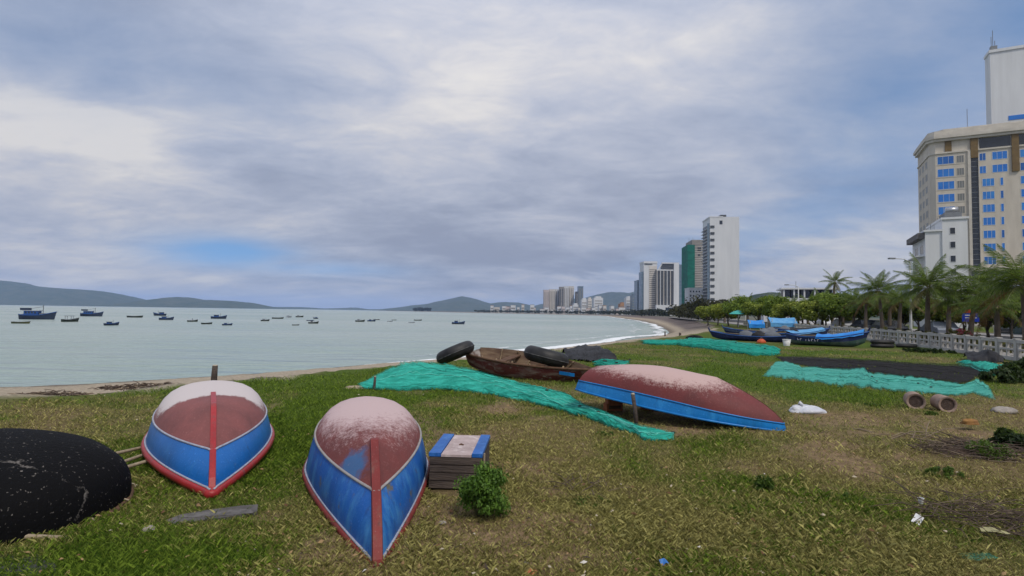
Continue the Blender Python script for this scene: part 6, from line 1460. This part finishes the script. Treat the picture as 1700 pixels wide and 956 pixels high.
# ------------------------------------------------------------------ street furniture
pole_m = mat('white_painted_steel', (.60, .61, .60), (.48, .49, .48), scale=3, rough=.5)
def lamp_post(label, px, Y, top, arm=1):
    h_ = atd(px, top, Y).z; o = empty('street_lamp', (xat(px, Y), Y, .1), 0, label, 'street lamp', 'street lamps along the promenade')
    MB().tube([(0, 0, 0), (0, 0, .8), (0, 0, h_*.5), (0, 0, h_)], [.13, .10, .08, .055], 8).build('pole', pole_m, o, True); MB().lohi((-.2, -.2, -.1), (.2, .2, .06)).build('base_plate', pole_m, o)
    MB().tube([(0, 0, h_), (-.5*arm, 0, h_+.25), (-1.3*arm, 0, h_+.28)], [.045, .04, .035], 6).build('arm', pole_m, o, True); MB().lohi((-1.75*arm, -.12, h_+.22), (-1.25*arm, .12, h_+.34)).build('lamp_head', roofgrey, o)
lamp_post('white street lamp between the coconut palms at the middle of the railing', 1512, 45, 437, 1)
lamp_post('white street lamp right of the beached boats', 1326, 70, 478, 1)
lamp_post('white street lamp left of the blue market tents', 1238, 92, 493, 1)
o = empty('road_sign', (xat(1612, 36), 36, .1), R(-15), 'blue road sign with white lines on two white posts behind the railing', 'sign')
z0, z1 = atd(1612, 534, 36).z-.1, atd(1612, 520, 36).z-.1
MB().lohi((-.50, -.03, z0), (.45, .03, z1)).build('panel', mat('blue_sign_paint', (.012, .04, .38), (.02, .05, .42), scale=3, rough=.4), o)
for x in (-.22, .12): MB().tube([(x, .05, -.1), (x, .05, z1)], .035, 6).build('post', pole_m, o)
for k, (xa, xb) in enumerate(((-.35, .1), (-.35, .30))): MB().lohi((xa, -.036, z1-.16-.17*k), (xb, -.031, z1-.10-.17*k)).build('white_line', paper, o)
MB().lohi((-.44, -.02, z1+.02), (-.02, .02, z1+.26)).build('red_plate', mat('red_plate_paint', (.45, .04, .03), rough=.5), o)
def tent(label, px, py, Y, w, d, h_, m, slope=.3):
    o = empty('market_tent', (xat(px, Y), Y, .1), R(-12), label, 'tent', 'market tents on the promenade')
    for x in (-w/2, w/2):
        for y in (-d/2, d/2): MB().tube([(x, y, -.1), (x, y, h_)], .04, 6).build('pole', pole_m, o)
    MB().grid([[(-w/2-.2, -d/2-.2, h_-slope), (-w/2-.2, 0, h_+.1), (-w/2-.2, d/2+.2, h_)], [(0, -d/2-.25, h_-slope*1.3), (0, 0, h_+.0), (0, d/2+.2, h_-.1)], [(w/2+.2, -d/2-.2, h_-slope), (w/2+.2, 0, h_+.12), (w/2+.2, d/2+.2, h_)]]).build('canopy', m, o, True)
    MB().grid([[(-w/2-.2, -d/2-.2, h_-slope), (-w/2-.2, -d/2-.22, h_-slope-.45)], [(w/2+.2, -d/2-.2, h_-slope), (w/2+.2, -d/2-.22, h_-slope-.45)]]).build('valance', m, o)
    return o
tent('light blue tent behind the beached boats', 1297, 535, 62, 2.4, 2.0, 1.35, tarp_lb, .5)
tent('bright blue tarpaulin shelter left of the light blue tent', 1254, 540, 66, 1.4, 1.4, 1.0, tarp_blue, .4)
o = empty('parasol', (xat(1226, 76), 76, .1), 0, 'teal parasol under the trees left of the blue shelter', 'parasol')
MB().tube([(0, 0, 0), (0, 0, 2.3)], .03, 6).build('pole', pole_m, o)
MB().grid([[Vector((r*math.cos(2*math.pi*k/12), r*math.sin(2*math.pi*k/12), z)) for r, z in ((0.01, 2.35), (.7, 2.15), (1.25, 1.8))] for k in range(13)], flip=True).build('canopy', mat('teal_canvas', (.05, .34, .30), (.08, .42, .38), scale=3, rough=.8), o)
# parked cars
tyre_m = mat('car_tyre', (.018, .018, .018), rough=.8)
def car(label, px, Y, col, rz, s=1.0):
    o = empty('parked_car', (xat(px, Y), Y, .02), rz, label, 'car', 'cars parked along the seafront road')
    pm_ = mat('car_paint_'+col[0], col[1], rough=.25, spec=.6)
    prof = [(-2.1, .35), (-2.12, .75), (-1.95, .92), (-1.25, 1.0), (-.75, 1.42), (.65, 1.45), (1.35, .98), (1.95, .88), (2.12, .62), (2.1, .35)]
    P = []
    for y, k in ((-.84, .97), (-.80, 1.0), (.80, 1.0), (.84, .97)):
        P.append([Vector((x*k, y*(1 if z < 1.05 else .86), z)) for x, z in prof])
    mb = MB().grid(P); n_ = len(prof); mb.f.append(tuple(range(n_))); mb.f.append(tuple(range(3*n_, 4*n_))[::-1]); mb.build('body', pm_, o)
    for sy in (-1, 1): MB().add([(-1.1, sy*.80, 1.04), (1.12, sy*.80, 1.04), (.6, sy*.742, 1.38), (-.7, sy*.742, 1.36)], [(0, 1, 2, 3)]).build('side_window', dark_glass, o)
    for x in (-1.3, 1.3):
        for sy in (-1, 1):
            w_ = MB().tube([(x, sy*.86, .32), (x, sy*.68, .32)], .32, 14).build('wheel', tyre_m, o); MB().tube([(x, sy*.872, .32), (x, sy*.85, .32)], .18, 10).build('rim', roofgrey, w_)
    for sy in (-.6, .6): MB().lohi((2.09, sy-.14, .66), (2.14, sy+.14, .78)).build('headlight', paper, o)
for i, (px, Y, c, rz, lab) in enumerate(((1400, 66, ('silver', (.42, .43, .45)), R(74), 'silver car parked beyond the railing, leftmost of the parked cars'), (1438, 56, ('dark', (.03, .035, .05)), R(76), 'dark blue car parked beyond the railing, second from the left'), (1474, 50, ('black', (.02, .02, .022)), R(76), 'black car parked beyond the railing, third from the left'), (1370, 78, ('white', (.6, .6, .6)), R(74), 'small white car far along the road behind the tents'), (1560, 46, ('grey', (.2, .22, .26)), R(70), 'grey car parked behind the bare trunk of the full palm'))):
    car(lab, px, Y, c, rz)
